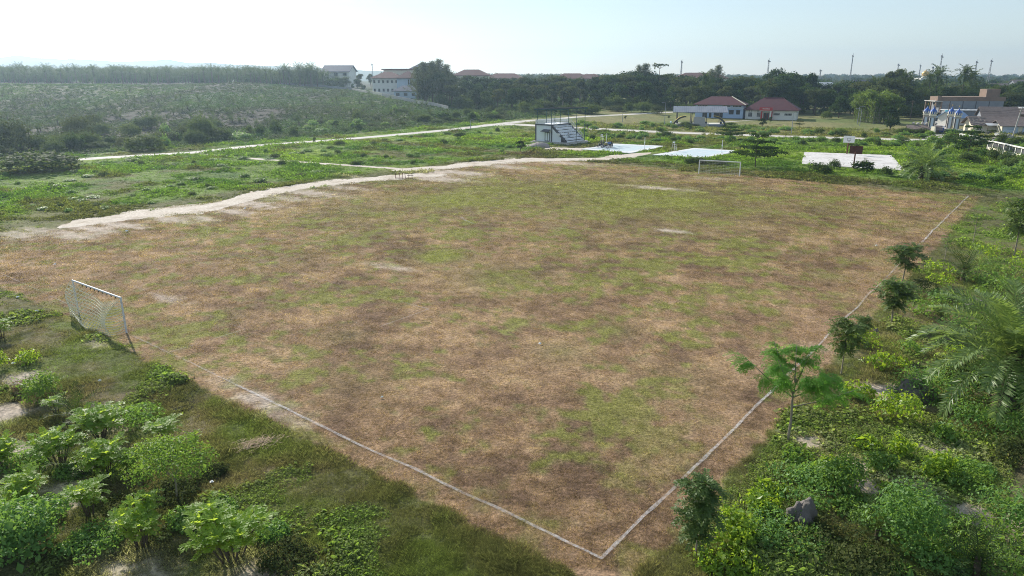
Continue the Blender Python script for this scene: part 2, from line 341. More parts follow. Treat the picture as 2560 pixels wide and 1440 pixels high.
def gcol(x, y):
    """albedo of what grows or lies at a spot (n,3); also returns pitch and lush masks"""
    x = np.asarray(x, float); y = np.asarray(y, float); r = np.hypot(x, y); az = np.degrees(np.arctan2(x, np.maximum(y, 1e-3)))
    wx = x + (fbm(x, y, 5, 3, 3) - .5) * 4.0; wy = y + (fbm(x, y, 5, 9, 3) - .5) * 4.0
    u, v = uv(wx, wy); u0, v0 = uv(x + (fbm(x, y, .9, 2, 2) - .5) * .7, y + (fbm(x, y, .9, 5, 2) - .5) * .7)
    pitch = sstep(-1.6, -1.1, u0) * sstep(-1.8, -1.3, v0) * (1 - sstep(104, 107, u)) * (1 - sstep(80, 86, v))
    n12 = fbm(x, y, 14, 11, 4, .7); n4 = fbm(x, y, 3.6, 21, 4, .7); n1 = fbm(x, y, 1.1, 31, 3, .7); nf = fbm(x, y, .35, 33, 2)
    c = np.tile(np.array([[0.272, 0.184, 0.116]]), (len(x), 1))
    c = lerp(c, (0.385, 0.272, 0.17), np.clip((n4 - .46) * 4.2 + (n1 - .5) * 1.5, 0, .9)); c = lerp(c, (0.13, 0.085, 0.062), np.clip((.47 - n12) * 1.6 + (.46 - n4) * 2.6 + (.5 - n1) * 1.6, 0, .7))
    g = np.clip((fbm(x, y, 6, 51, 5, .85) - .50) * 4.2 + (n1 - .5) * 2.6 + .04 + .15 * sstep(45, 95, r), 0, .75)
    for gx, gy, gr, gs in GREEN_W: g = np.maximum(g, gs * np.exp(-((x - gx) ** 2 + (y - gy) ** 2) / gr ** 2) * (0.35 + 1.3 * n4))
    c = lerp(c, (0.13, 0.135, 0.056), np.clip(g, 0, .9)); c = lerp(c, (0.235, 0.245, 0.065), np.clip((g - .42) * 1.7, 0, .75))
    c = lerp(c, (0.30, 0.205, 0.135), .75 * sstep(.36, .6, n1 * .4 + n4 * .6) * np.maximum(np.exp(-((v0 - .3) / 3.2) ** 2), np.exp(-((u0 + .2) / 1.0) ** 2) * (v0 < 24)) * (u0 > -1.3))
    c = lerp(c, (0.105, 0.085, 0.055), .5 * sstep(70, 82, v) * (n4 > .45))
    # rough grass round the pitch
    o = np.tile(np.array([[0.125, 0.125, 0.058]]), (len(x), 1))
    o = lerp(o, (0.078, 0.085, 0.040), np.clip((n4 - .42) * 3, 0, .85)); o = lerp(o, (0.19, 0.155, 0.10), np.clip((n12 - .48) * 3 + (n1 - .5) * 2, 0, .75)); o = lerp(o, (0.12, 0.155, 0.045), np.clip((fbm(x, y, 4, 61, 3) - .5) * 4, 0, .8))
    lush = np.maximum(sstep(81, 90, v), sstep(109, 118, u))
    l = np.tile(np.array([[0.155, 0.225, 0.045]]), (len(x), 1))
    l = lerp(l, (0.075, 0.14, 0.03), np.clip((fbm(x, y, 7, 71, 4) - .47) * 4.5, 0, .95)); l = lerp(l, (0.22, 0.29, 0.05), np.clip((fbm(x, y, 15, 81, 3) - .5) * 4, 0, .8)); l = lerp(l, (0.135, 0.11, 0.055), np.clip((fbm(x, y, 9, 91, 3) - .60) * 6, 0, .7))
    l = lerp(l, (0.14, 0.125, 0.06), (sstep(80, 84, v) * (1 - sstep(88, 93, v)) + sstep(106, 108, u) * (1 - sstep(111, 116, u))) * .8)
    # cleared plantation behind the road
    clr = sstep(-2, 6, (y - 150) * .9 - (x + 95) * 1.02 - 12 + 0 * r) * sstep(10, 4, az) * sstep(170, 190, r)
    k = np.tile(np.array([[0.074, 0.078, 0.056]]), (len(x), 1))
    k = lerp(k, (0.07, 0.098, 0.045), np.clip((fbm(x, y * .45, 16, 101, 4) - .36) * 4.5, 0, .95)); k = lerp(k, (0.115, 0.14, 0.055), np.clip((fbm(x, y * .4, 22, 111, 4) - .55) * 5, 0, .8)); k = lerp(k, (0.06, 0.052, 0.05), np.clip((fbm(x, y * .35, 30, 121, 4) - .55) * 5, 0, .7))
    d = np.tile(np.array([[0.20, 0.19, 0.085]]), (len(x), 1)); d = lerp(d, (0.12, 0.16, 0.05), np.clip((fbm(x, y, 20, 131, 4) - .45) * 4, 0, .9))
    c = c * pitch[:, None] + o * (1 - pitch)[:, None]; c = c * (1 - lush)[:, None] + l * lush[:, None]
    c = c * (1 - clr)[:, None] + k * clr[:, None]
    dry = sstep(205, 216, y - (x - 10) * -.10) * sstep(-2, 2, az) * (1 - clr); c = c * (1 - dry)[:, None] + d * dry[:, None]
    for bx, by, bl, bw, bs in BARE_W:
        dx = x - bx; dy = y - by; m = np.exp(-((dx * .85 - dy * .5) / bl) ** 2 - ((dx * .5 + dy * .85) / (bw * 1.5)) ** 2)
        c = lerp(c, (0.45, 0.385, 0.325), np.clip((m * 1.5 - .3 + (n1 - .5) * 1.1 + (nf - .5) * .8), 0, 1) * bs * np.clip(m * 5 - .4, 0, 1))
    c = c * (0.78 + .44 * nf)[:, None]
    return c, pitch, lush, clr

# one sheet out to the horizon: fine where the photo looks, coarse elsewhere
rad = [3.0]
while rad[-1] < 3300: rad.append(rad[-1] * (1.0085 if rad[-1] < 140 else 1.014 if rad[-1] < 500 else 1.08))
rad = np.array(rad); ang = np.radians(np.concatenate([np.arange(-52, 52, .24), np.arange(52, 308, 6.0)])); na = len(ang)
gx = (rad[:, None] * np.sin(ang)[None]).ravel(); gy = (rad[:, None] * np.cos(ang)[None]).ravel()
def rough(x, y, pm): return hz(x, y) + (1 - pm) * (fbm(x, y, 1.6, 141, 3) - .5) * .22 * (np.hypot(x, y) < 75) + pm * (fbm(x, y, 1.1, 151, 3) - .5) * .05
cols, pm, lm, cm = gcol(gx, gy)
gz = rough(gx, gy, pm)
for px, py, dep, rr in ((430, 1018, .28, 1.0), (395, 1025, .25, .8), (470, 1006, .22, .8), (60, 975, .35, 1.3)):
    ex, ey = G(px, py); gz = gz - dep * np.exp(-((gx - ex) ** 2 + (gy - ey) ** 2) / rr ** 2)
for px, py in ((430, 1018), (395, 1025), (470, 1006)):
    ex, ey = G(px, py); f = np.clip(1.5 * np.exp(-((gx - ex) ** 2 + (gy - ey) ** 2) / .7 ** 2) - .25, 0, 1); cols = lerp(cols, (0.022, 0.02, 0.02), f)
idx = np.arange(len(rad) * na).reshape(len(rad), na); nx = np.roll(idx, -1, axis=1)
Fg = np.stack([idx[:-1], nx[:-1], nx[1:], idx[1:]], -1).reshape(-1, 4)[:, ::-1]
gm = MB(); gm.add(np.stack([gx, gy, gz], 1), Fg); gm.add(np.stack([gx, gy, gz], 1)[:na], [list(range(na))[::-1]])
m_ground, t, out = nt('ground_cover'); p = node(t, 'ShaderNodeBsdfPrincipled'); p.inputs['Roughness'].default_value = 0.95; p.inputs['Specular IOR Level'].default_value = 0.1
a_ = node(t, 'ShaderNodeAttribute', attribute_name='cover')
n1 = noise(t, 5.0, 6, 0.7); n2 = noise(t, 0.9, 5, 0.65)
f1 = ramp(t, n1, [(0.3, (0.45, 0.45, 0.45)), (0.5, (1, 1, 1)), (0.72, (1.7, 1.65, 1.55))]); f2 = ramp(t, n2, [(0.3, (0.75, 0.75, 0.75)), (0.7, (1.25, 1.22, 1.2))])
cc = mixc(t, 1.0, mixc(t, 1.0, a_.outputs['Color'], f1, 'MULTIPLY'), f2, 'MULTIPLY'); t.links.new(cc, p.inputs['Base Color'])
t.links.new(bump(t, n1, 0.9, 0.12), p.inputs['Normal']); t.links.new(p.outputs[0], out.inputs[0])
me = gm.mesh('ground', m_ground, True)
ca = me.color_attributes.new('cover', 'FLOAT_COLOR', 'POINT'); cc4 = np.ones((len(me.vertices), 4), np.float32); cc4[:len(cols), :3] = cols
cc4[len(cols):, :3] = cols[:na]; ca.data.foreach_set('color', cc4.ravel())
tag(put('ground', me), kind='structure')

# ---- roads, paths and courts: sheets just above the ground
m_path, t, out = nt('sandy_path'); p = node(t, 'ShaderNodeBsdfPrincipled'); p.inputs['Roughness'].default_value = 0.95; p.inputs['Specular IOR Level'].default_value = 0.1
c1 = ramp(t, noise(t, 0.35, 6, 0.7), [(0.30, (0.34, 0.27, 0.20)), (0.45, (0.55, 0.485, 0.41)), (0.7, (0.68, 0.62, 0.55))]); n2 = noise(t, 3.0, 5, 0.7)
t.links.new(mixc(t, 1.0, c1, ramp(t, n2, [(0.35, (0.72, 0.7, 0.68)), (0.6, (1.05, 1.05, 1.05))]), 'MULTIPLY'), p.inputs['Base Color']); t.links.new(bump(t, n2, .5, .05), p.inputs['Normal']); t.links.new(p.outputs[0], out.inputs[0])
m_road, t, out = nt('concrete_road'); p = node(t, 'ShaderNodeBsdfPrincipled'); p.inputs['Roughness'].default_value = 0.9
c1 = ramp(t, noise(t, 0.25, 6, 0.7), [(0.32, (0.34, 0.30, 0.26)), (0.5, (0.50, 0.47, 0.43)), (0.7, (0.58, 0.55, 0.51))])
t.links.new(c1, p.inputs['Base Color']); t.links.new(p.outputs[0], out.inputs[0])

def resample(P, step):
    P = np.asarray(P, float); d = np.concatenate([[0], np.cumsum(np.linalg.norm(np.diff(P, axis=0), axis=1))]); n = max(2, int(d[-1] / step))
    s = np.linspace(0, d[-1], n); return np.stack([np.interp(s, d, P[:, 0]), np.interp(s, d, P[:, 1])], 1)
def sheet(name, A, B, mat, lift, rag=0.0, seed=0, cross=6, taper=0):
    """strip between two edges (world), edges ragged by noise"""
    n = len(A); q = np.linspace(0, 1, cross); mid = (A + B) / 2; wd = np.linalg.norm(A - B, axis=1)[:, None] + 1e-6; dr = (A - B) / wd
    na_ = (fbm(A[:, 0], A[:, 1], 2.2, seed, 4) - .5)[:, None] * rag * 2; nb_ = (fbm(B[:, 0], B[:, 1], 2.2, seed + 5, 4) - .5)[:, None] * rag * 2
    A2 = A + dr * np.maximum(na_, -wd * .45); B2 = B - dr * np.maximum(nb_, -wd * .45)
    P = A2[:, None] * (1 - q)[None, :, None] + B2[:, None] * q[None, :, None]; X = P[..., 0].ravel(); Y = P[..., 1].ravel()
    Z = hz(X, Y) + lift * np.tile(np.where((q > .01) & (q < .99), 1.0, -.4), n)
    I = np.arange(n * cross).reshape(n, cross); Fq = np.stack([I[:-1, :-1], I[1:, :-1], I[1:, 1:], I[:-1, 1:]], -1).reshape(-1, 4)
    nrm = np.cross(A[-1] - A[0], B[0] - A[0]); Fq = Fq if nrm > 0 else Fq[:, ::-1]
    return struct(name, MB().add(np.stack([X, Y, Z], 1), Fq), mat)
def pxs(L): return np.array([G(*q) for q in L])
def same(A, B, step=.5):
    n = max(2, int(np.linalg.norm(np.diff(A, axis=0), axis=1).sum() / step))
    f = lambda P: np.stack([np.interp(np.linspace(0, 1, n), np.linspace(0, 1, len(P)), P[:, k]) for k in (0, 1)], 1)
    return f(resample(A, .3)), f(resample(B, .3))
def ribbon(name, L, width, mat, lift, rag=0.0, seed=0, cross=5, step=.6):
    P = resample(pxs(L) if len(L[0]) == 2 and max(q[0] for q in L) > 400 else np.array(L), step)
    for _ in range(6): P[1:-1] = (P[:-2] + 2 * P[1:-1] + P[2:]) / 4
    T = np.gradient(P, axis=0); T /= np.linalg.norm(T, axis=1)[:, None]; N = np.stack([-T[:, 1], T[:, 0]], 1)
    return sheet(name, P + N * width / 2, P - N * width / 2, mat, lift, rag, seed, cross)
A, B = same(pxs([(140, 569), (207, 546), (275, 540), (325, 526), (425, 512), (537, 505), (640, 474), (790, 451), (890, 445), (987, 436), (1045, 432), (1120, 436)]),
            pxs([(150, 572), (250, 562), (300, 554), (425, 540), (532, 532), (562, 522), (640, 501), (750, 475), (850, 462), (965, 452), (1030, 446), (1115, 439)]))
sheet('dirt_path', A, B, m_path, .03, 1.6, 3)
A, B = same(pxs([(975, 424), (1010, 419), (1115, 414), (1150, 406), (1280, 394), (1355, 395), (1492, 394), (1530, 386), (1630, 381)]),
            pxs([(1000, 438), (1050, 429), (1140, 422), (1240, 412), (1280, 410), (1380, 404), (1530, 401), (1580, 395), (1625, 385)]))
sheet('dirt_path', A, B, m_path, .035, 1.3, 13)
ribbon('dirt_path', [(497, 385), (560, 391), (640, 397), (720, 403), (850, 412), (960, 419), (1010, 423)], 2.2, m_path, .025, .4, 23)
ribbon('road', [(125, 403), (300, 392), (490, 381), (640, 364), (850, 349), (1000, 336), (1150, 322), (1240, 311), (1330, 301), (1450, 292), (1570, 286), (1660, 281), (1720, 279)], 5.2, m_road, .06, .25, 33)
ribbon('road', [(1215, 313), (1290, 311), (1340, 314), (1467, 321), (1655, 330), (1920, 340), (2170, 347), (2300, 350), (2345, 349), (2352, 340), (2350, 325)], 7.5, m_road, .04, .35, 43)
ribbon('road', [(2350, 326), (2352, 312), (2356, 300)], 6.0, m_road, .05, .2, 53)
A, B = same(pxs([(1390, 373), (1430, 374), (1480, 375)]), pxs([(1300, 368), (1340, 362), (1475, 360)]))
m_court, t, out = nt('court_concrete'); p = node(t, 'ShaderNodeBsdfPrincipled'); p.inputs['Roughness'].default_value = 0.7
c1 = ramp(t, noise(t, 0.3, 6, 0.65), [(0.3, (0.44, 0.45, 0.45)), (0.45, (0.58, 0.60, 0.61)), (0.7, (0.66, 0.68, 0.69))]); t.links.new(c1, p.inputs['Base Color']); t.links.new(p.outputs[0], out.inputs[0])
m_oldcourt, t, out = nt('old_court_concrete'); p = node(t, 'ShaderNodeBsdfPrincipled'); p.inputs['Roughness'].default_value = 0.85
c1 = ramp(t, noise(t, 0.22, 7, 0.72), [(0.3, (0.30, 0.27, 0.24)), (0.42, (0.52, 0.49, 0.47)), (0.55, (0.64, 0.62, 0.60)), (0.75, (0.60, 0.52, 0.49))])
t.links.new(mixc(t, 1.0, c1, ramp(t, noise(t, 2.0, 5, .7), [(.35, (.75, .75, .75)), (.6, (1.05, 1.05, 1.05))]), 'MULTIPLY'), p.inputs['Base Color']); t.links.new(p.outputs[0], out.inputs[0])
m_blue = paint('faded_blue_court_paint', (0.46, 0.56, 0.60), 0.8, 0.4, 0.4, dirt=(0.58, 0.60, 0.61))
def slab(name, Q, mat, h, line=None):
    Q = [G(*q) for q in Q]; mb = MB(); z0 = min(hz1(*q) for q in Q)
    V = [(x, y, z0 - .05) for x, y in Q] + [(x, y, z0 + h) for x, y in Q]; ar = sum(Q[i][0] * Q[(i + 1) % 4][1] - Q[(i + 1) % 4][0] * Q[i][1] for i in range(4))
    Fc = [[4, 5, 6, 7], [0, 1, 5, 4], [1, 2, 6, 5], [2, 3, 7, 6], [3, 0, 4, 7]]
    mb.add(V, Fc if ar > 0 else [f[::-1] for f in Fc]); return struct(name, mb, mat), np.array(Q), z0 + h
def inset(Q, a):  # quad scaled to its middle
    c = Q.mean(0); return c + (Q - c) * a
def quad(Q, z, up=True):
    V = [(x, y, z) for x, y in Q]; ar = sum(Q[i][0] * Q[(i + 1) % 4][1] - Q[(i + 1) % 4][0] * Q[i][1] for i in range(4))
    return V, [[0, 1, 2, 3]] if ar > 0 else [[3, 2, 1, 0]]
_, VC1, zc1 = slab('volleyball_court', [(1452, 374), (1575, 384), (1667, 366), (1535, 360)], m_court, .12)
_, VC2, zc2 = slab('volleyball_court', [(1631, 388), (1765, 397), (1850, 378), (1735, 371)], m_court, .12)
_, BC, zbc = slab('basketball_court', [(2003, 411), (2264, 428), (2228, 389), (2011, 381)], m_oldcourt, .12)
for Q, z in ((VC1, zc1), (VC2, zc2)):
    o = put('court_paint', MB().add(*quad(inset(Q, .72), z + .004)).mesh('court_paint', m_blue)); o['kind'] = 'structure'
    mb = MB(); I = inset(Q, .72)
    for a, b in zip(I, np.roll(I, -1, 0)): mb.bar((a[0], a[1], z + .006), (b[0], b[1], z + .006), .08, .006)
    mb.bar((*((I[0] + I[1]) / 2), z + .007), (*((I[2] + I[3]) / 2), z + .007), .08, .006)
    struct('court_line', mb, M['white_paint'])
_, APR, zap = slab('concrete_apron', [(1805, 307), (1890, 300), (1862, 296), (1800, 299)], M['concrete'], .05)

# ---- chalk lines of the pitch, worn
def chalk(name, lo, hi):
    m, t, out = nt(name); d = node(t, 'ShaderNodeBsdfDiffuse'); d.inputs[0].default_value = (0.60, 0.59, 0.60, 1); tr = node(t, 'ShaderNodeBsdfTransparent'); mx = node(t, 'ShaderNodeMixShader')
    f = ramp(t, noise(t, 4.5, 7, .8), [(lo, (0, 0, 0)), (hi, (1, 1, 1))]); f2 = ramp(t, noise(t, 0.22, 3, .6), [(lo - .05, (.22, .22, .22)), (hi + .06, (1, 1, 1))])
    t.links.new(mixc(t, 1.0, f, f2, 'MULTIPLY'), mx.inputs[0]); t.links.new(tr.outputs[0], mx.inputs[1]); t.links.new(d.outputs[0], mx.inputs[2]); t.links.new(mx.outputs[0], out.inputs[0]); return m
m_ch = [chalk('chalk_line', .33, .66), chalk('worn_chalk_line', .40, .74), chalk('faint_chalk_line', .46, .82)]
def cline(a, b, k, w=.15, seed=0):
    a = W(*a); b = W(*b); n = int(math.dist(a, b) / .3) + 2; P = np.linspace(a, b, n); T = np.array(b) - np.array(a); T /= np.linalg.norm(T); N = np.array([-T[1], T[0]])
    wob = (fbm(P[:, 0], P[:, 1], 4, seed, 3) - .5) * .25; wl = w * .6 * (.5 + 1.0 * fbm(P[:, 0] + 50, P[:, 1], .8, seed + 1, 3)); wr = w * .6 * (.5 + 1.0 * fbm(P[:, 0] - 50, P[:, 1], .8, seed + 2, 3))
    A_ = P + N * (wob + wl)[:, None] * 1.0; B_ = P + N * (wob - wr)[:, None]
    V = np.concatenate([np.c_[A_, np.full(n, .055)], np.c_[B_, np.full(n, .055)]]); I = np.arange(n - 1)
    struct('pitch_line', MB().add(V, np.stack([I, I + 1, I + 1 + n, I + n], -1)[:, ::-1]), m_ch[k])
cline((0, 0), (23, 0), 0, .13, 1); cline((23, 0), (40, 0), 0, .11, 2); cline((40, 0), (66, 0), 1, .12, 3); cline((66, 0), (105, 0), 0, .15, 4)
cline((0, 0), (0, 25), 0, .13, 5); cline((0, 25), (0, 38), 1, .11, 6); cline((0, 47), (0, 66), 1, .10, 7)
cline((0, 25.9), (12, 25.9), 2, .10, 8); cline((12, 25.9), (16.9, 25.9), 1, .12, 9); cline((16.9, 25.9), (16.9, 28.4), 1, .10, 10); cline((16.9, 28.4), (16.9, 58), 2, .12, 11)
cline((0, 33), (5.6, 33), 1, .10, 12); cline((5.6, 33), (5.6, 52), 2, .12, 13); cline((89, 12.5), (97.5, 12.5), 1, .13, 14); cline((105, 0), (105, 18), 2, .12, 15)
cc0 = np.array(W(52.5, 42.5))
for a0, a1 in ((-170, -140), (-75, -55)):
    an = np.radians(np.arange(a0, a1, 2.0)); ring = lambda r: np.c_[cc0[0] + r * np.cos(an), cc0[1] + r * np.sin(an), np.full(len(an), .055)]
    n = len(an); I = np.arange(n - 1); struct('pitch_line', MB().add(np.concatenate([ring(9.3), ring(9.0)]), np.stack([I, I + 1, I + 1 + n, I + n], -1)), m_ch[1])

# ------------------------------------------------------------------ the spectator stand
V_DIR = math.radians(51.7)
def frame(o, ang):
    """local frame: a along ang, b 90 degrees left of it"""
    ca_, sa_ = math.cos(ang), math.sin(ang); return lambda a, b, z=0.0: (o[0] + a * ca_ - b * sa_, o[1] + a * sa_ + b * ca_, z)
def wallbox(mb, fr, ang, a0, a1, b0, b1, z0, z1, mat=0):
    c = fr((a0 + a1) / 2, (b0 + b1) / 2, (z0 + z1) / 2); return mb.box(c, (a1 - a0, b1 - b0, z1 - z0), ang, mat)

O = (14.4, 183.1); ang = V_DIR
st = thing('spectator_stand', 'small white and charcoal spectator stand with stepped seating and bare roof frame', 'stand', (O[0], O[1], 0))
iv = Matrix.Translation((-O[0], -O[1], 0))
frs = frame((0, 0), ang)
def wb(a0, a1, b0, b1, z0, z1): return wallbox(MB(), frs, ang, a0, a1, b0, b1, z0, z1)
part(st, 'base_slab', wb(0, 10.6, 0, 12.2, -.05, .22), M['concrete']); part(st, 'base_slab', wb(.5, 10.2, .5, 11.8, .222, .5), M['concrete'])
Hs = 4.9; A0, A1, B0, B1 = .9, 9.3, 1.2, 11.2; Bp = 5.8       # steps rise from B0 to Bp, deck from Bp to B1
nst = 6
for k in range(nst):
    b = B0 + (Bp - B0) * k / nst; z1 = .5 + (Hs - .5) * (k + 1) / (nst + 1)
    part(st, 'step', wb(A0 + .25, A1, b, Bp, .5 + (Hs - .5) * k / (nst + 1) + .002, z1 - .12), M['charcoal_paint'])
    part(st, 'riser_panel', wb(A0 + .27, A1 - .02, b - .012, b, .5 + (Hs - .5) * k / (nst + 1) + .02, .5 + (Hs - .5) * (k + .55) / (nst + 1)), M['stand_white'])
    part(st, 'bench_tread', wb(A0 + .26, A1 - .01, b + .03, b + (Bp - B0) / nst + .03, z1 - .118, z1), M['stand_white'])
mb = MB()   # side panel under the seating: a sloped white wall
P = [frs(A0 + .13, Bp, .5), frs(A0 + .13, B0 + 1.6, .5), frs(A0 + .13, B0 + 1.6, 1.6), frs(A0 + .13, Bp, Hs - .6)]
P2 = [frs(A0 + .3, *q) for q in ((Bp, .5), (B0 + 1.6, .5), (B0 + 1.6, 1.6), (Bp, Hs - .6))]
mb.add(P + P2, [[0, 3, 2, 1], [4, 5, 6, 7], [0, 1, 5, 4], [1, 2, 6, 5], [2, 3, 7, 6], [3, 0, 4, 7]]); part(st, 'wall', mb, M['stand_white'])
part(st, 'wall', wb(A0 + .12, A1 - .1, Bp + .2, B1 - .1, .5, Hs - .35), M['stand_white'])
for a in (A0, A1 - .3):
    for b in (Bp - .05, B1 - .3): part(st, 'column', wb(a, a + .32, b, b + .32, .5, Hs - .3), M['charcoal_paint'])
part(st, 'column', wb(A0, A0 + .3, B0 + 1.4, B0 + 1.66, .5, 1.7), M['charcoal_paint'])
part(st, 'string_beam', MB().bar(frs(A0 + .1, Bp + .1, Hs - .35), frs(A0 + .1, B0 + .2, .75), .22, .55), M['charcoal_paint'])
part(st, 'string_beam', MB().bar(frs(A1 + .02, Bp + .1, Hs - .35), frs(A1 + .02, B0 + .2, .75), .16, .5), M['charcoal_paint'])
part(st, 'deck', wb(A0 - .05, A1 + .05, Bp - .1, B1 + .05, Hs - .3, Hs), M['charcoal_paint']); part(st, 'deck_floor', wb(A0 + .02, A1 - .02, Bp - .04, B1 - .02, Hs + .001, Hs + .03), M['stand_white'])
dr = part(st, 'door', wb(A0 + .06, A0 + .14, 6.5, 8.1, .5, 2.9), M['dark_frame'])
for b in (6.66, 7.36): put('pane', wb(A0 + .03, A0 + .1, b, b + .5, .7, 2.75).mesh('pane', M['stand_white']), dr)
part(st, 'door_canopy', MB().add([frs(A0 - 1.0, 6.0, 3.0), frs(A0 - 1.0, 8.8, 3.0), frs(A0 + .1, 8.5, 3.5), frs(A0 + .1, 6.3, 3.5), frs(A0 - 1.0, 6.0, 3.1), frs(A0 - 1.0, 8.8, 3.1), frs(A0 + .1, 8.5, 3.6), frs(A0 + .1, 6.3, 3.6)],
     [[0, 1, 2, 3], [7, 6, 5, 4], [0, 4, 5, 1], [1, 5, 6, 2], [2, 6, 7, 3], [3, 7, 4, 0]]), M['charcoal_paint'])
part(st, 'air_conditioner', wb(A0 - .35, A0, 3.1, 3.9, 2.2, 2.75), M['white_paint'])
def rail_slope(a):
    mb = MB(); p0 = lambda t: np.array(frs(a, B0 + .1 + (Bp - B0) * t, 1.0 + (Hs - .6) * t))
    for dz in (.12, .95): mb.bar(p0(0) + [0, 0, dz], p0(1) + [0, 0, dz], .06)
    for k in range(9): q = p0(k / 8); mb.bar(q - [0, 0, .2], q + [0, 0, .97], .06)
    for k in range(8): mb.bar(p0(k / 8) + [0, 0, .12], p0((k + 1) / 8) + [0, 0, .95], .03)
    part(st, 'stair_railing', mb, M['white_paint'])
for a in (A0 + .5, A1 - .1): rail_slope(a)
for a in (A0 + 4.2, A0 + 5.2):
    mb = MB(); p0 = lambda t: np.array(frs(a, B0 + .1 + (Bp - B0) * t, 1.0 + (Hs - .6) * t))
    for dz in (.5, .95): mb.bar(p0(-.02) + [0, 0, dz], p0(.62) + [0, 0, dz], .045)
    for k in range(6): q = p0(k / 8); mb.bar(q - [0, 0, .2], q + [0, 0, .97], .06)
    part(st, 'hand_rail', mb, M['white_paint'])
def balus(p, q):
    p = np.array(p); q = np.array(q); n = int(np.linalg.norm(q - p) / .32); mb = MB()
    for dz in (.10, .98): mb.bar(p + [0, 0, dz], q + [0, 0, dz], .10, .13)
    for k in range(n + 1):
        c = p + (q - p) * k / n; mb.bar(c, c + [0, 0, .95], .16 if k % 4 == 0 else .11, .16)
        if k < n: c2 = p + (q - p) * (k + .5) / n; mb.bar(c2 + [0, 0, .45], c2 + [0, 0, .62], .24, .10)
    part(st, 'balustrade', mb, M['white_paint'])
balus(frs(A0 + .1, B1 - .1, Hs), frs(A1 - .1, B1 - .1, Hs)); balus(frs(A0 + .1, Bp + 2.4, Hs), frs(A0 + .1, B1 - .25, Hs)); balus(frs(A1 - .1, Bp + .4, Hs), frs(A1 - .1, B1 - .25, Hs))
Zr = 8.6
for a in (A0 + .2, (A0 + A1) / 2, A1 - .2):
    for b, z0 in ((B0 - .3, .5), (Bp + .3, Hs), (B1 - .6, Hs)):
        if (a, b) == (A0 + .2, B0 - .3): continue
        part(st, 'roof_post', MB().bar(frs(a, b, z0), frs(a, b, Zr + (.25 if b < 2 else 0)), .15), M['green_steel'])
for a in (A0 - .2, (A0 + A1) / 2, A1 + .2): part(st, 'rafter', MB().bar(frs(a, B0 - .8, Zr + .35), frs(a, B1 + .2, Zr - .05), .14, .3), M['green_steel'])
for k in range(9):
    b = B0 - .7 + (B1 - B0 + .8) * k / 8; z = Zr + .42 - .4 * k / 8; part(st, 'purlin', MB().bar(frs(A0 - .4, b, z + .1), frs(A1 + .4, b, z + .1), .08, .12), M['dark_frame'])

# gravel heap by the stand
gp = G(1342, 369); single('gravel_heap', MB().blob((0, 0, 0), (3.6, 2.2, 1.0), 10, .22, 3, flat=-.05), M['gravel'], 'low grey gravel heap lying beside the spectator stand', 'gravel heap', smooth=True, loc=(*gp, 0), rz=.3)
ribbon('bare_yard', [(1310, 366), (1380, 371), (1430, 373), (1480, 372), (1500, 366)], 7.0, m_path, .02, 1.2, 63)

# ------------------------------------------------------------------ football goals
def goal(loc, rz, hgt, wdt, label, mat_post, mat_net, sag, pr, nr):
    t_ = thing('football_goal', label, 'goal', (*loc, 0), rz); h = wdt / 2
    for s in (-1, 1):
        part(t_, 'post', MB().tube([(s * h, 0, -.1), (s * h, 0, hgt)], pr, 10), mat_post, True)
    part(t_, 'crossbar', MB().tube([(-h - .06, 0, hgt), (h + .06, 0, hgt)], pr, 10), mat_post, True)
    mb = MB(); nu, nv = (22, 13) if sag else (26, 10)
    def sp(u, v):   # u along the bar, v from the bar down and forward/back to the ground
        x = -h + 2 * h * u
        if sag:     # torn net hanging loose: bunched to the posts, slack in the middle
            z = hgt * (1 - v) * (1 - .0 * u); dip = math.sin(math.pi * u) * (.45 * (1 - v)) + .35 * math.sin(math.pi * u * 2.1 + .5) * v * (1 - v)
            y = (1.35 * math.sin(v * math.pi * .62) * (1 - .35 * u) + .25 * math.sin(u * 7 + v * 5)); return (x * (1 - .05 * v), y, max(.03, z - dip * hgt * .75 * (1 - .2 * u)))
        y = min(1.0, v * 2.2) * 1.4 if v < .45 else 1.4; z = hgt * (1 - max(0, v - .12) / .88); return (x, y * (.4 + .6 * v), max(.02, z))
    P = np.array([[sp(i / nu, j / nv) for j in range(nv + 1)] for i in range(nu + 1)])
    for i in range(nu + 1): mb.tube(P[i], nr, 3, cap=False)
    for j in range(1 if sag else 0, nv + 1): mb.tube(P[:, j], nr, 3, cap=False)
    for s in (-1, 1):   # side nets
        for j in range(1, nv + 1):
            a = np.array([s * h, 0, max(.03, hgt * (1 - j / nv))]); b = P[0 if s < 0 else nu, j]; mb.tube(np.linspace(a, b, 5) - np.outer(np.sin(np.linspace(0, np.pi, 5)), [0, 0, .12 if sag else 0]), nr, 3, cap=False)
    part(t_, 'net', mb, mat_net); return t_
gL, gR = np.array((-33.13, 50.77)), np.array((-27.26, 46.52)); mid = (gL + gR) / 2
dirg = gR - gL; gl = goal(mid, math.atan2(-dirg[1], -dirg[0]), 2.6, 7.3, 'nearer football goal with chipped white posts and a torn sagging net', M['worn_white'], M['net'], True, .07, .026)
for k in range(9): x = -2.9 + k * .62; part(gl, 'net_hook', MB().bar((x, 0, 2.42), (x, .03, 2.56), .05), M['black_paint'])
fm = (np.array((34.18, 128.87)) + np.array((40.59, 125.72))) / 2
goal(fm, math.radians(-26.1), 2.5, 7.2, 'far white football goal with a fine net beyond the pitch', M['white_paint'], M['net_white'], False, .085, .006)

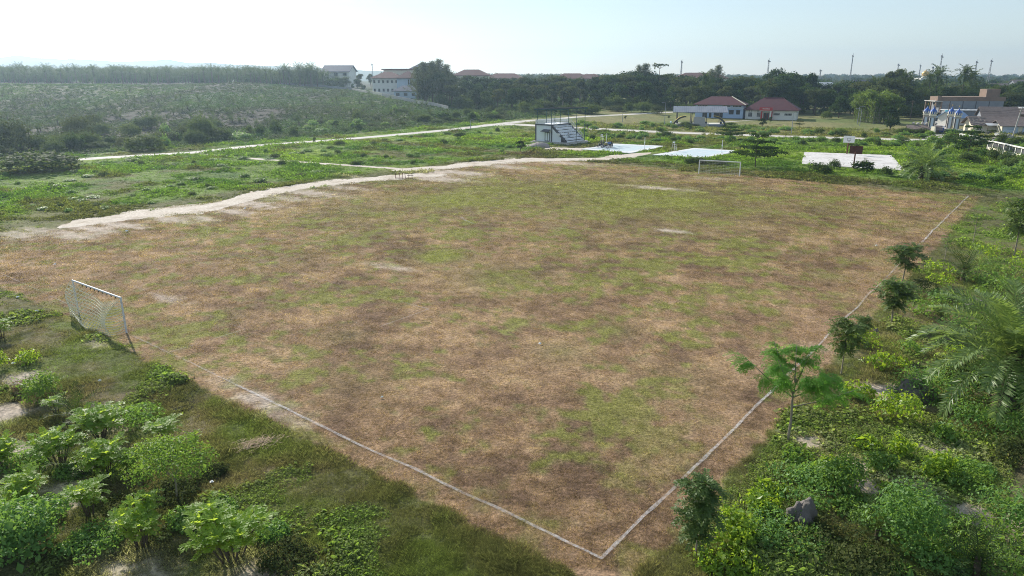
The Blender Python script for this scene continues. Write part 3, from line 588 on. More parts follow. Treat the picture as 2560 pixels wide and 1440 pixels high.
# ------------------------------------------------------------------ volleyball posts, umpire chairs, basketball hoops
def vpost(px, py, h, label):
    x, y = G(px, py); single('volleyball_post', MB().tube([(0, 0, 0), (0, 0, h)], .065, 8).lathe((0, 0, 0), [(.0, .0), (.35, .0), (.35, .12), (.1, .14)], 10).bar((0, 0, h * .55), (0, .0, h * .65), .2), M['white_paint'], label, 'post', 'volleyball posts', loc=(x, y, .1))
vpost(1611, 375, 2.9, 'white volleyball post at the left court, nearer the courts\' gap'); vpost(1804, 384, 3.0, 'white volleyball post standing at the right volleyball court'); vpost(1516, 358, 2.5, 'white volleyball post behind the parked motorcycles')
def uchair(px, py, label):
    x, y = G(px, py); c = thing('umpire_chair', label, 'chair', (x, y, .05), .5, .85, 'umpire chairs')
    for sx in (-.45, .45):
        for sy in (-.5, .5): part(c, 'leg', MB().bar((sx, sy, 0), (sx * .8, sy * .55, 2.7 if sy > 0 else 2.0), .045), M['white_paint'])
    for z in (.45, .9, 1.35, 1.8): part(c, 'rung', MB().bar((-.45 + z * .04, -.48 + z * .1, z), (.45 - z * .04, -.48 + z * .1, z), .035), M['white_paint'])
    part(c, 'seat', MB().box((0, 0, 1.98), (.75, .6, .06)), M['white_paint']); part(c, 'backrest', MB().box((0, .3, 2.45), (.75, .05, .35)), M['white_paint']); part(c, 'foot_board', MB().box((0, -.45, .96), (.8, .35, .05)), M['white_paint'])
uchair(1685, 379, 'white ladder umpire chair between the two volleyball courts'); uchair(1505, 358, 'white ladder umpire chair behind the parked motorcycles')
def hoop(px, py, h, rz, face, label, back):
    x, y = G(px, py); c = thing('basketball_hoop', label, 'basketball hoop', (x, y, 0), rz)
    part(c, 'pole', MB().tube([(0, 0, 0), (0, 0, h - .3), (0, 0, h + .1)], .13, 10), M['rust'], True); part(c, 'arm', MB().bar((0, 0, h), (0, -.9, h + .35), .1).bar((0, 0, h - .5), (0, -.9, h), .08), M['rust'])
    bd = part(c, 'backboard', MB().box((0, -.95, h + .45), (2.3, .06, 1.5)), face)
    fr_ = MB()
    for a, b in (((-.35, 0), (.35, 0)), ((-.35, .5), (.35, .5)), ((-.35, 0), (-.35, .5)), ((.35, 0), (.35, .5))): fr_.bar((a[0], -.985, h + .2 + a[1]), (b[0], -.985, h + .2 + b[1]), .05)
    put('target_square', fr_.mesh('target_square', M['dark_frame']), bd)
    if back:
        g_ = MB()
        for k in range(6): g_.bar((-1.1 + k * .44, -.9, h - .28), (-1.1 + k * .44, -.9, h + 1.18), .06)
        for z in (-.28, .2, .7, 1.18): g_.bar((-1.13, -.88, h + z), (1.13, -.88, h + z), .06)
        put('board_frame', g_.mesh('board_frame', M['rust']), bd)
    an = np.linspace(0, 2 * np.pi, 15); part(c, 'rim', MB().tube(np.c_[.23 * np.cos(an), -1.25 + .23 * np.sin(an), np.full(15, h + .05)], .02, 4), M['rust'])
a_bc = math.atan2(*(BC[1] - BC[0])[::-1])
hoop(2133, 421, 3.0, math.radians(150), M['rust'], 'rusty basketball hoop seen from behind at the near edge of the old court', True)
hoop(2117, 386, 3.0, math.radians(-22), M['white_paint'], 'white basketball backboard on a rusty pole at the far edge of the old court', False)

# broken bench frame on the path
x, y = G(1018, 447); b = thing('broken_bench', 'rusty frame of a broken bench standing on the sandy path', 'bench', (x, y, .03), -.15)
for xx in (-2.1, -1.3, -.9, -.3, .3, .9): part(b, 'leg', MB().bar((xx, 0, 0), (xx + random.uniform(-.15, .15), .1, .95), .07), M['rust'])
part(b, 'rail', MB().bar((-2.15, .05, .08), (1.0, .05, .1), .08), M['rust']); part(b, 'rail', MB().bar((-2.15, .1, .92), (-1.1, .1, .9), .07), M['rust']); part(b, 'seat_board', MB().box((.5, .2, .55), (1.1, .3, .06)), M['wood'])

# ------------------------------------------------------------------ buildings
def hip_roof(mb, fr, L, D, z, rise, over, ridge_in, th=.18):
    a0, a1, b0, b1 = -over, L + over, -over, D + over; bm = D / 2
    V = [fr(a0, b0, z), fr(a1, b0, z), fr(a1, b1, z), fr(a0, b1, z), fr(ridge_in, bm, z + rise), fr(L - ridge_in, bm, z + rise)]
    V += [fr(a0, b0, z - th), fr(a1, b0, z - th), fr(a1, b1, z - th), fr(a0, b1, z - th)]
    mb.add(V, [[0, 1, 5, 4], [2, 3, 4, 5], [6, 7, 1, 0], [7, 8, 2, 1], [8, 9, 3, 2], [9, 6, 0, 3], [9, 8, 7, 6]]); mb.add(V, [[1, 2, 5], [3, 0, 4]]); return mb
def gable_roof(mb, fr, L, D, z, rise, over, th=.16):
    """ridge along a"""
    a0, a1 = -over, L + over
    for s in (0, 1):
        b0, b1 = (-over, D / 2) if s == 0 else (D + over, D / 2); zz0 = z - rise * over / (D / 2)
        V = [fr(a0, b0, zz0), fr(a1, b0, zz0), fr(a1, b1, z + rise), fr(a0, b1, z + rise)]; V += [(v[0], v[1], v[2] - th) for v in V]
        Fc = [[0, 1, 2, 3], [7, 6, 5, 4], [0, 4, 5, 1], [1, 5, 6, 2], [2, 6, 7, 3], [3, 7, 4, 0]]; mb.add(V, Fc if s == 0 else [f[::-1] for f in Fc])
    return mb
def gable_walls(mb, fr, L, D, z, rise):
    for a in (0, L): mb.add([fr(a, 0, z), fr(a, D, z), fr(a, D / 2, z + rise - .05), fr(a + (.1 if a == 0 else -.1), 0, z), fr(a + (.1 if a == 0 else -.1), D, z), fr(a + (.1 if a == 0 else -.1), D / 2, z + rise - .05)], [[0, 1, 2], [5, 4, 3]])
    return mb
def window(bd, fr, ang, a, z, w, h, b=0.0, side='front', mullions=2, frame_mat='white_paint', hood=False):
    """frame proud of the wall, glass set in it"""
    pr = .05
    def bx(a0, a1, z0, z1, o0, o1):
        if side == 'front': return wallbox(MB(), fr, ang, a0, a1, b - o1, b - o0, z0, z1)
        return wallbox(MB(), fr, ang, b + o0, b + o1, a0, a1, z0, z1)
    g = put('window', bx(a, a + w, z, z + h, -.05, .02).mesh('window', M['glass']), bd); f = MB()
    def addb(a0, a1, z0, z1): q = bx(a0, a1, z0, z1, .0, pr); f.add(q.V[0], q.F[0])
    addb(a - .06, a + w + .06, z - .08, z); addb(a - .06, a + w + .06, z + h, z + h + .08); addb(a - .06, a, z, z + h); addb(a + w, a + w + .06, z, z + h)
    for k in range(1, mullions + 1): addb(a + w * k / (mullions + 1) - .03, a + w * k / (mullions + 1) + .03, z, z + h)
    put('frame', f.mesh('frame', M[frame_mat]), g)
    if hood:
        q = bx(a - .2, a + w + .2, z + h + .12, z + h + .22, 0, .7); put('hood', q.mesh('hood', M['charcoal_paint']), g)
    return g

# white house with maroon hip roof and red portico
o = G(1862, 297); ang = math.radians(-24.5); o_, z0 = o, hz1(*o); fr = frame((0, 0), ang); L, D, hh = 19.0, 12.5, 3.7
wh = thing('white_house', 'white bungalow with maroon hipped roof and red entrance sign', 'house', (*o, z0 - .1))
part(wh, 'wall', wallbox(MB(), fr, ang, 0, L, 0, D, 0, hh), M['white_wall']); part(wh, 'roof', hip_roof(MB(), fr, L, D, hh, 4.4, .9, 6.0), M['maroon_roof'])
part(wh, 'ridge_cap', MB().bar(fr(L + .8, -.8, hh + .1), fr(L - 6, D / 2, hh + 4.45), .25).bar(fr(6, D / 2, hh + 4.45), fr(L - 6, D / 2, hh + 4.45), .25), M['maroon_roof'])
for a, w, z, h, mu in ((1.2, 1.4, 1.0, 1.6, 3), (4.4, 1.3, 1.0, 1.6, 3), (10.6, 2.2, 1.7, .8, 4), (14.6, 2.6, 1.7, .8, 4)): window(wh, fr, ang, a, z, w, h, 0, 'front', mu)
for a in (1.25, 2.1, 4.5): part(wh, 'vent', wallbox(MB(), fr, ang, a, a + .4, -.03, .02, 3.0, 3.3), M['glass'])
for a, w in ((2.0, 2.6), (8.2, 1.6)): window(wh, fr, ang, a, 1.5, w, 1.0, L, 'side', 3)
for a in (6.0, 9.3): part(wh, 'portico_column', wallbox(MB(), fr, ang, a, a + .55, -1.8, -1.2, 0, 3.4), M['red_paint'] if a < 7 else M['white_wall'])
part(wh, 'portico_roof', wallbox(MB(), fr, ang, 5.4, 10.2, -2.1, 0, 3.25, 3.5), M['white_wall'])
sg = part(wh, 'sign_board', wallbox(MB(), fr, ang, 5.4, 10.2, -2.2, -2.0, 3.5, 4.7), M['red_paint'])
mb = MB()
for k in range(11): mb.add(*[(lambda q: (q.V[0], q.F[0]))(wallbox(MB(), fr, ang, 6.5 + k * .25, 6.5 + k * .25 + (.17 if k % 3 else .10), -2.22, -2.2, 4.0, 4.28 + .08 * (k % 2)))][0])
put('lettering', mb.mesh('lettering', M['white_paint']), sg)
dd = part(wh, 'door', wallbox(MB(), fr, ang, 7.0, 8.8, -.06, .0, 0, 2.5), M['glass']); put('door_frame', MB().bar(fr(7.9, -.1, 0), fr(7.9, -.1, 2.5), .12).bar(fr(6.95, -.1, 0), fr(6.95, -.1, 2.5), .12).bar(fr(8.85, -.1, 0), fr(8.85, -.1, 2.5), .12).mesh('door_frame', M['red_paint']), dd)
part(wh, 'red_pier', wallbox(MB(), fr, ang, 9.85, 10.2, -1.2, -.05, 0, 3.2), M['red_paint'])

# blue building behind the stage
o = G(1737, 293); ang = math.radians(-23); z0 = hz1(*o); fr = frame((0, 0), ang); L, D, hh = 18.5, 10.0, 5.2
bb = thing('blue_building', 'pale blue building with maroon hipped roof behind the open stage', 'building', (*o, z0 - .1))
part(bb, 'wall', wallbox(MB(), fr, ang, 0, L, 0, D, 0, hh), M['blue_wall']); part(bb, 'roof', hip_roof(MB(), fr, L, D, hh, 3.0, 1.0, 5.2), M['maroon_roof'])
part(bb, 'ridge_cap', MB().bar(fr(L + .9, -.9, hh + .1), fr(L - 5.2, D / 2, hh + 3.05), .28), M['cream_wall']); part(bb, 'string_course', wallbox(MB(), fr, ang, -.1, L + .1, -.12, D + .1, 3.9, 4.1), M['white_wall'])
for a, w in ((1, 3.6), (10.5, 3.0), (14.5, 3.2)): window(bb, fr, ang, a, 4.4, w, .5, 0, 'front', 5)
for a, w, z, h, hd in ((13.2, 1.7, 1.6, 1.4, True), (16.0, 1.3, 1.6, 1.4, True), (3.0, 1.4, .2, 2.3, False), (5.6, .8, .2, 2.3, False), (7.4, 3.4, .3, 2.2, False)): window(bb, fr, ang, a, z, w, h, 0, 'front', 2, 'dark_frame', hd)
part(bb, 'side_porch', wallbox(MB(), fr, ang, L, L + 3, 2, D - 1, 2.9, 3.2), M['slate_roof']); part(bb, 'side_wall', wallbox(MB(), fr, ang, L, L + 2.8, 3.5, D - 1.2, 0, 2.9), M['grey_render'])

# open stage with grey roof and curved arms
o = G(1684, 316); ang = math.radians(-7); fr = frame((0, 0), ang)
sg = thing('open_stage', 'open concrete stage with grey metal roof, square backdrop and curved yellow-topped arms', 'stage', (*o, 0))
part(sg, 'platform', wallbox(MB(), fr, ang, .6, 17.0, .2, 9.5, 0, .95), M['grey_render']); part(sg, 'platform_floor', wallbox(MB(), fr, ang, .7, 16.9, .5, 9.4, .952, 1.0), M['white_wall'])
V = [fr(-.3, 2.2, 4.9), fr(18.2, 2.2, 4.9), fr(18.9, 10.5, 6.6), fr(.6, 10.5, 6.6)]; V += [(a, b, c - .12) for a, b, c in V]
rf = part(sg, 'roof', MB().add(V, [[0, 1, 2, 3], [7, 6, 5, 4], [0, 4, 5, 1], [1, 5, 6, 2], [2, 6, 7, 3], [3, 7, 4, 0]]), M['grey_roof'])
mb = MB()
for k in range(26): f = k / 25; mb.bar(fr(-.3 + 18.5 * f, 2.2, 4.95), fr(.6 + 18.3 * f, 10.5, 6.65), .07, .06)
put('roof_rib', mb.mesh('roof_rib', M['grey_roof']), rf)
for a in (1.4, 6.3, 11.2, 16.2):
    pp = part(sg, 'post', MB().bar(fr(a, 3.0, .9), fr(a, 3.0, 5.0), .2), M['dark_frame']); put('pot', MB().lathe(fr(a, 3.0, .95), [(.0, 0), (.35, 0), (.42, .5), (.35, .8), (0, .8)], 8).mesh('pot', M['dark_frame']), pp)
    part(sg, 'post', MB().bar(fr(a + .4, 9.8, .9), fr(a + .4, 9.8, 6.5), .2), M['dark_frame'])
part(sg, 'backdrop', wallbox(MB(), fr, ang, 6.6, 10.4, -.1, .5, 0, 3.5), M['concrete']); part(sg, 'plinth', wallbox(MB(), fr, ang, 5.2, 11.7, -.5, -.102, 0, 1.35), M['concrete'])
for sgn, a0 in ((1, -.4), (-1, 17.5)):
    mb = MB(); tp = MB(); pr_ = []
    for k in range(9):
        f = k / 8; pr_.append((a0 + sgn * 4.4 * f ** 1.5, .4 + 3.4 * math.sin(f * math.pi / 2)))
    for k in range(8):
        (a1_, z1_), (a2_, z2_) = pr_[k], pr_[k + 1]; th_ = .7 - .04 * k
        mb.bar(fr(a1_, -.2, z1_ - .2), fr(a2_, -.2, z2_ - .2), .8, th_); tp.bar(fr(a1_, -.2, z1_ - .2 + th_ / 2 + .05), fr(a2_, -.2, z2_ - .2 + th_ / 2 + .05), .84, .1)
    am = part(sg, 'curved_arm', mb, M['dark_frame']); put('arm_top', tp.mesh('arm_top', M['yellow_paint']), am)
part(sg, 'end_wall', wallbox(MB(), fr, ang, -1.2, -.7, -.3, 1.5, 0, 1.9), M['pale_blue_wall'])

# gate pillars with blue onion domes
def pillar(px, py, hgt, label):
    x, y = G(px, py); c = thing('gate_pillar', label, 'gate pillar', (x, y, hz1(x, y)), math.radians(-28), 1.0, 'gate pillars with blue domes')
    part(c, 'shaft', MB().box((0, 0, hgt / 2), (1.5, 1.5, hgt)), M['concrete'])
    for s in (-1, 1): part(c, 'stripe', MB().box((s * .55, -.77, hgt * .48), (.22, .06, hgt * .8)), M['charcoal_paint'])
    part(c, 'panel', MB().box((0, -.775, hgt * .52), (.6, .06, hgt * .75)), M['pale_blue_wall'])
    part(c, 'cornice', MB().box((0, 0, hgt + .12), (2.0, 2.0, .24)).box((0, 0, hgt + .36), (1.7, 1.7, .22)), M['cream_wall'])
    dm = part(c, 'dome', MB().lathe((0, 0, hgt + .47), [(.0, 0), (.82, 0), (.98, .35), (1.0, .7), (.85, 1.05), (.5, 1.4), (.22, 1.75), (.08, 2.2), (0, 2.5)], 14), M['blue_paint'], True)
    tr = MB()
    for k in range(10):
        a = k * math.pi / 5; tr.box((.98 * math.cos(a), .98 * math.sin(a), hgt + .95), (.3, .3, .7), a, 0, .4)
    put('dome_ornament', tr.mesh('dome_ornament', M['cream_wall']), dm); put('finial', MB().tube([(0, 0, hgt + 2.9), (0, 0, hgt + 3.6)], .05, 5).blob((0, 0, hgt + 3.2), (.15, .15, .15), 4, 0).mesh('finial', M['gold']), dm)
pillar(2309, 331, 5.3, 'leftmost concrete gate pillar with blue dome, beside the tumbledown shed'); pillar(2325, 334, 5.3, 'blue-domed gate pillar standing second from the left'); pillar(2371, 325, 4.6, 'blue-domed gate pillar standing third from the left'); pillar(2388, 330, 4.6, 'rightmost blue-domed gate pillar, nearest the houses')
x, y = G(2340, 333); single('low_barrier', MB().box((0, 0, .8), (3.2, .25, 1.2)).box((-1.7, 0, .9), (.35, .5, 1.8)).box((1.75, 0, .9), (.35, .5, 1.8)), [M['blue_paint']], 'blue painted low wall between the gate pillars', 'low wall', loc=(x, y, 0), rz=-.3)
x, y = G(2331, 336); single('gate_wing_wall', MB().box((0, 0, 1.3), (.5, 1.6, 2.2), 0, 0, .85), M['cream_wall'], 'white stub wall at the foot of the gate pillars', 'wall', loc=(x, y, 0), rz=.2)
x, y = G(2378, 334); single('gate_parapet', MB().box((0, 0, .7), (5.5, .3, 1.2)).box((0, 0, 1.4), (5.7, .5, .2)).box((-2.7, 0, .8), (.5, .5, 1.7)).box((2.7, 0, .8), (.5, .5, 1.7)), M['cream_wall'], 'cream parapet wall curving from the right gate pillars', 'wall', loc=(x, y, 0), rz=-.9)

# houses at the right edge
def house(name, label, px, py, ang, L, D, hh, rise, wall, roof, kind='gable', over=.6, wins=(), drop=0):
    o = G(px, py); fr = frame((0, 0), ang); c = thing(name, label, 'house', (*o, hz1(*o) - .1 - drop))
    part(c, 'wall', wallbox(MB(), fr, ang, 0, L, 0, D, 0, hh), M[wall])
    if kind == 'gable': part(c, 'roof', gable_roof(MB(), fr, L, D, hh, rise, over), M[roof]); part(c, 'gable_wall', gable_walls(MB(), fr, L, D, hh, rise), M[wall])
    elif kind == 'hip': part(c, 'roof', hip_roof(MB(), fr, L, D, hh, rise, over, D * .45), M[roof])
    else: part(c, 'roof', wallbox(MB(), fr, ang, -over, L + over, -over, D + over, hh, hh + rise), M[roof])
    for w in wins: window(c, fr, ang, *w)
    return c, fr
c, fr = house('row_house', 'long low house with a rusty brown tiled roof by the right edge', 2430, 331, math.radians(-14), 17, 8, 2.9, 1.9, 'cream_wall', 'brown_roof', 'gable', .9, ((1.0, .9, 1.4, 1.2), (9, .2, 2.0, 2.2)))
part(c, 'zinc_awning', MB().add([fr(3, -2.6, 2.45), fr(16.5, -2.6, 2.45), fr(16.5, -.6, 3.0), fr(3, -.6, 3.0), fr(3, -2.6, 2.4), fr(16.5, -2.6, 2.4), fr(16.5, -.6, 2.95), fr(3, -.6, 2.95)], [[0, 1, 2, 3], [7, 6, 5, 4], [0, 4, 5, 1], [1, 5, 6, 2], [2, 6, 7, 3], [3, 7, 4, 0]]), M['sheet_metal'])
for a in (3.2, 7.5, 12, 16.3): part(c, 'awning_post', MB().bar(fr(a, -2.5, 0), fr(a, -2.5, 2.4), .1), M['wood'])
pr_ = np.array([0.0]); mb = MB()   # patched tiles at the left end of the roof
for i in range(9):
    for j in range(7):
        if random.random() < .5:
            f = (j + .5) / 8; b_ = -.8 + (4 + .8) * f; z_ = 2.9 - .43 + 2.35 * f + .12; q = wallbox(MB(), fr, math.radians(-14), -.7 + i * .5, -.25 + i * .5, b_, b_ + .5, z_, z_ + .05); mb.add(q.V[0], q.F[0])
part(c, 'loose_tiles', mb, M['concrete'])
house('gabled_house', 'brown roofed house with a grey gable end rising above the row house', 2452, 318, math.radians(-20), 10, 8, 4.2, 2.6, 'grey_render', 'brown_roof', 'gable', .7)
house('brown_shed', 'wide brown shed with a low sagging roof at the right edge', 2500, 314, math.radians(-8), 14, 10, 4.2, 1.6, 'brick', 'brown_roof', 'gable', .5)
house('blue_roofed_house', 'small house with a pale blue metal roof behind the gate', 2380, 314, math.radians(20), 7, 6, 3.0, 1.8, 'white_wall', 'blue_roof', 'gable', .6)
house('teal_house', 'narrow house with a bright teal front wall behind the gate pillars', 2364, 309, math.radians(-15), 12, 7, 4.6, .3, 'grey_render', 'sheet_metal', 'flat', .4)
o = G(2364, 310); single('teal_facade', MB().box((0, 0, 2.6), (1.6, .3, 5.2)), M['teal_wall'], 'bright teal pillar wall behind the gate', 'wall', loc=(o[0] - .4, o[1] - .5, 0), rz=-.26)
c, fr = house('brick_house', 'small brick house with one dark window at the far right edge', 2546, 300, math.radians(-12), 9, 7, 4.4, .4, 'brick', 'sheet_metal', 'flat', .2, ((1.5, 2.2, 1.2, 1.2),))
c, fr = house('corner_shop', 'low shop with a pale banner wall under a patched roof', 2502, 335, math.radians(-12), 10.5, 6, 2.9, 1.2, 'cream_wall', 'brown_roof', 'gable', .9)
part(c, 'banner', wallbox(MB(), fr, math.radians(-12), .3, 4.4, -.12, -.02, .4, 2.5), M['pale_blue_wall']); part(c, 'banner', wallbox(MB(), fr, math.radians(-12), 5.6, 9.0, -.12, -.02, .4, 2.5), M['pale_blue_wall'])
part(c, 'banner_mark', MB().bar(fr(1.4, -.14, 1.6), fr(3.2, -.14, 1.62), .03, .12), M['blue_paint'])
c, fr = house('tumbledown_shed', 'tumbledown wooden shed with a rusty tin roof left of the gate', 2272, 333, math.radians(-25), 8, 4, 1.7, .8, 'wood', 'brown_roof', 'gable', .8)
mb = MB()
for k in range(6): mb.blob(fr(1 + k * 1.2, random.uniform(1, 3), 3.0), (.5, .4, .35), 4, .2, k)
part(c, 'sack', mb, M['concrete'])
# unfinished two-storey brick building
o = G(2331, 303); ang = math.radians(-7); fr = frame((0, 0), ang); ub = thing('unfinished_building', 'unfinished grey and red brick two-storey building behind the houses', 'building', (*o, -.2))
part(ub, 'rendered_wall', wallbox(MB(), fr, ang, 2.4, 24, 0, 9, 0, 8.0), M['grey_render']); part(ub, 'brick_parapet', wallbox(MB(), fr, ang, 1.6, 24.4, -.1, 9.1, 8.0, 9.5), M['brick']); part(ub, 'stair_tower', wallbox(MB(), fr, ang, 18, 22.6, 1, 6, 9.5, 12.3), M['brick']); part(ub, 'tower_edge', wallbox(MB(), fr, ang, 17.8, 18, .9, 6.1, 9.5, 12.3), M['brick'])
for a, b in ((0, -.3), (0, 4), (0, 8.4), (1.9, -.3)): part(ub, 'column', wallbox(MB(), fr, ang, a, a + .45, b, b + .45, 0, 8.0), M['brick'])
for z in (4.0, 8.0): part(ub, 'floor_slab', wallbox(MB(), fr, ang, -.4, 2.4, -.5, 9, z - .3, z), M['concrete'])
part(ub, 'corner_block', wallbox(MB(), fr, ang, .4, 1.7, -.3, 1.0, 8.002, 9.8), M['brick'])
for a in (5, 9.6, 14.2, 18.8): part(ub, 'plaster_joint', wallbox(MB(), fr, ang, a, a + .3, -.04, 0, 0, 7.9), M['charcoal_paint'])

# rubble and white goods by the roadside, boundary wall with louvred panels, side road
A, B = same(pxs([(2440, 337), (2480, 344), (2520, 353), (2600, 372)]), pxs([(2452, 346), (2480, 353), (2520, 365), (2600, 388)])); sheet('road', A, B, paint('grey_asphalt', (0.26, 0.27, 0.28), .85, .2, .4), .05, .1, 73)
ribbon('road', [(2455, 332), (2500, 337), (2545, 343), (2600, 349)], 6.5, m_road, .03, .4, 83)
a = np.array(G(2468, 379)); b = np.array(G(2600, 412)); n = 9; bw = thing('boundary_wall', 'white roadside wall with dark louvred panels between posts', 'wall', (*a, 0)); d = (b - a); Lw = np.linalg.norm(d); an_ = math.atan2(d[1], d[0]); fr = frame((0, 0), an_)
part(bw, 'wall_base', wallbox(MB(), fr, an_, 0, Lw, -.12, .12, 0, 1.15), M['cream_wall']); part(bw, 'coping', wallbox(MB(), fr, an_, -.2, Lw, -.4, .4, 2.45, 2.62), M['white_wall'])
for k in range(n + 1): part(bw, 'post', wallbox(MB(), fr, an_, Lw * k / n - .15, Lw * k / n + .15, -.2, .2, 0, 2.45), M['white_wall'])
for k in range(n):
    mb = MB()
    for j in range(7): q = wallbox(MB(), fr, an_, Lw * k / n + .16, Lw * (k + 1) / n - .16, -.06, .06, 1.2 + j * .18, 1.2 + j * .18 + .13); mb.add(q.V[0], q.F[0])
    part(bw, 'louvre_panel', mb, M['charcoal_paint'])
a = np.array(G(2398, 349)); b = np.array(G(2445, 357)); pw = thing('parapet_fence', 'weathered white post and rail fence near the gate', 'fence', (*a, 0)); d = b - a; Lw = np.linalg.norm(d); an_ = math.atan2(d[1], d[0]); fr = frame((0, 0), an_)
for k in range(7): part(pw, 'post', wallbox(MB(), fr, an_, Lw * k / 6 - .12, Lw * k / 6 + .12, -.12, .12, 0, 1.7), M['white_wall'])
for z in (.6, 1.5): part(pw, 'rail', wallbox(MB(), fr, an_, 0, Lw, -.07, .07, z, z + .22), M['white_wall'])
x, y = G(2508, 348); rb = single('rubble_heap', MB().blob((0, 0, 0), (2.6, 1.6, 1.2), 10, .35, 8, flat=-.05).blob((1.2, .3, .6), (1.0, .9, .9), 7, .3, 18), M['gravel'], 'pale rubble heap on the roadside by the leaning pole', 'rubble heap', smooth=True, loc=(x, y, 0))
x, y = G(2493, 345); single('white_crate', MB().box((0, 0, .7), (1.3, 1.1, 1.4)).box((0, 0, 1.43), (1.4, 1.2, .08)), M['white_wall'], 'white box standing at the left end of the rubble heap', 'box', loc=(x, y, 0), rz=.3)

# white school block, other far buildings, boundary wall on the left
def far(name, label, px, py, y, ang, L, D, hh, rise, wall, roof, kind='hip', over=.8, storeys=2, nw=6, cat='building'):
    x, yy, _ = at(px, py, y); z0 = hz1(x, yy); fr = frame((0, 0), ang); c = thing(name, label, cat, (x, yy, z0 - .5)); hh += .5
    part(c, 'wall', wallbox(MB(), fr, ang, 0, L, 0, D, 0, hh), M[wall])
    if kind == 'hip': part(c, 'roof', hip_roof(MB(), fr, L, D, hh, rise, over, D * .45, .3), M[roof])
    elif kind == 'gable': part(c, 'roof', gable_roof(MB(), fr, L, D, hh, rise, over, .3), M[roof]); part(c, 'gable_wall', gable_walls(MB(), fr, L, D, hh, rise), M[wall])
    for s in range(storeys):
        for k in range(nw):
            if nw: part(c, 'window', wallbox(MB(), fr, ang, L * (k + .28) / nw, L * (k + .72) / nw, -.06, .02, hh * (s + .38) / storeys, hh * (s + .72) / storeys), M['glass'])
    return c, fr
c, fr = far('school_block', 'large white two-storey block with red tiled roofs beside the casuarina trees', 932, 232, 405, math.radians(-6), 15, 12, 8.5, 3.2, 'white_wall', 'red_roof', 'hip', 1.0, 2, 6)
part(c, 'wing_wall', wallbox(MB(), fr, math.radians(-6), 15, 25, -4, 8, -.5, 9.0), M['pale_blue_wall']); frw = frame(fr(15, -4)[:2], math.radians(-6)); part(c, 'wing_roof', hip_roof(MB(), frw, 10, 12, 9.0, 3.6, .8, 4.6, .3), M['red_roof'])
for s in range(2):
    for k in range(3): part(c, 'wing_window', wallbox(MB(), fr, math.radians(-6), 21.2 + k * 1.1, 21.9 + k * 1.1, -4.06, -4, 1.6 + s * 4, 4.2 + s * 4), M['glass'])
part(c, 'upper_storey', wallbox(MB(), fr, math.radians(-6), 3, 24, 13, 22, 0, 13.2), M['cream_wall']); part(c, 'upper_roof', wallbox(MB(), fr, math.radians(-6), 2, 25, 12.4, 23, 13.2, 13.9), M['red_roof'])
far('sports_hall', 'large dark slate roofed hall rising behind the white school block', 1003, 215, 470, math.radians(-4), 30, 24, 10.5, 7.0, 'pale_blue_wall', 'slate_roof', 'hip', 1.5, 1, 0)
far('white_villa', 'white house with dark gabled roof above the palm plantation', 808, 205, 480, math.radians(-8), 18, 13, 10.0, 3.4, 'white_wall', 'slate_roof', 'gable', 1.0, 2, 3)
far('small_annex', 'small low house with a mauve roof behind the boundary wall', 985, 243, 385, math.radians(-10), 13, 8, 3.6, 2.6, 'pale_blue_wall', 'slate_roof', 'hip', .7, 1, 3)
far('yellow_hall', 'long yellowish building with a red hipped roof behind the trees', 1134, 225, 470, math.radians(-5), 22, 14, 11.0, 3.6, 'cream_wall', 'red_roof', 'hip', 1.0, 2, 8)
for px, y_, L_, hh_, lb in ((1215, 520, 26, 11.5, 'long dark red roof just showing over the trees right of the yellow building'), (1385, 500, 24, 12.5, 'dark red tiled roof showing over the trees above the stand'), (1440, 520, 20, 12.3, 'pale red tiled roof showing over trees above the billboard'), (1690, 480, 32, 14.5, 'wide red tiled roof above the trees behind the stage')):
    far('red_roofed_building', lb, px, 225, y_, math.radians(-6), L_, 14, hh_ - 2.0, 3.4, 'white_wall', 'red_roof', 'hip', 1.2, 2, 5)
for px, py, y_, L_, hh_, w_, r_, lb in ((2045, 228, 430, 8, 9.5, 'white_wall', 'sheet_metal', 'white narrow house between the trees left of the bamboo'), (2098, 232, 400, 15, 5.0, 'pale_blue_wall', 'sheet_metal', 'blue-grey house with a pale tin roof among trees'), (2140, 226, 420, 13, 11.0, 'pale_blue_wall', 'slate_roof', 'tall blue-grey house beside the tin roof among trees'),
    (2232, 226, 430, 10, 7.5, 'white_wall', 'sheet_metal', 'white walled house half hidden behind coconut palms'), (2466, 218, 480, 14, 8.5, 'white_wall', 'brown_roof', 'white building above the brick building among palms'), (2500, 222, 460, 11, 6.5, 'blue_wall', 'blue_roof', 'blue roofed house at the right edge among palms'), (2538, 205, 600, 14, 10, 'grey_render', 'brown_roof', 'grey house on the skyline at the far right edge')):
    far('town_house', lb, px, py, y_, math.radians(-8), L_, 9, hh_, 2.4, w_, r_, 'gable', .6, 2, 3, 'house')
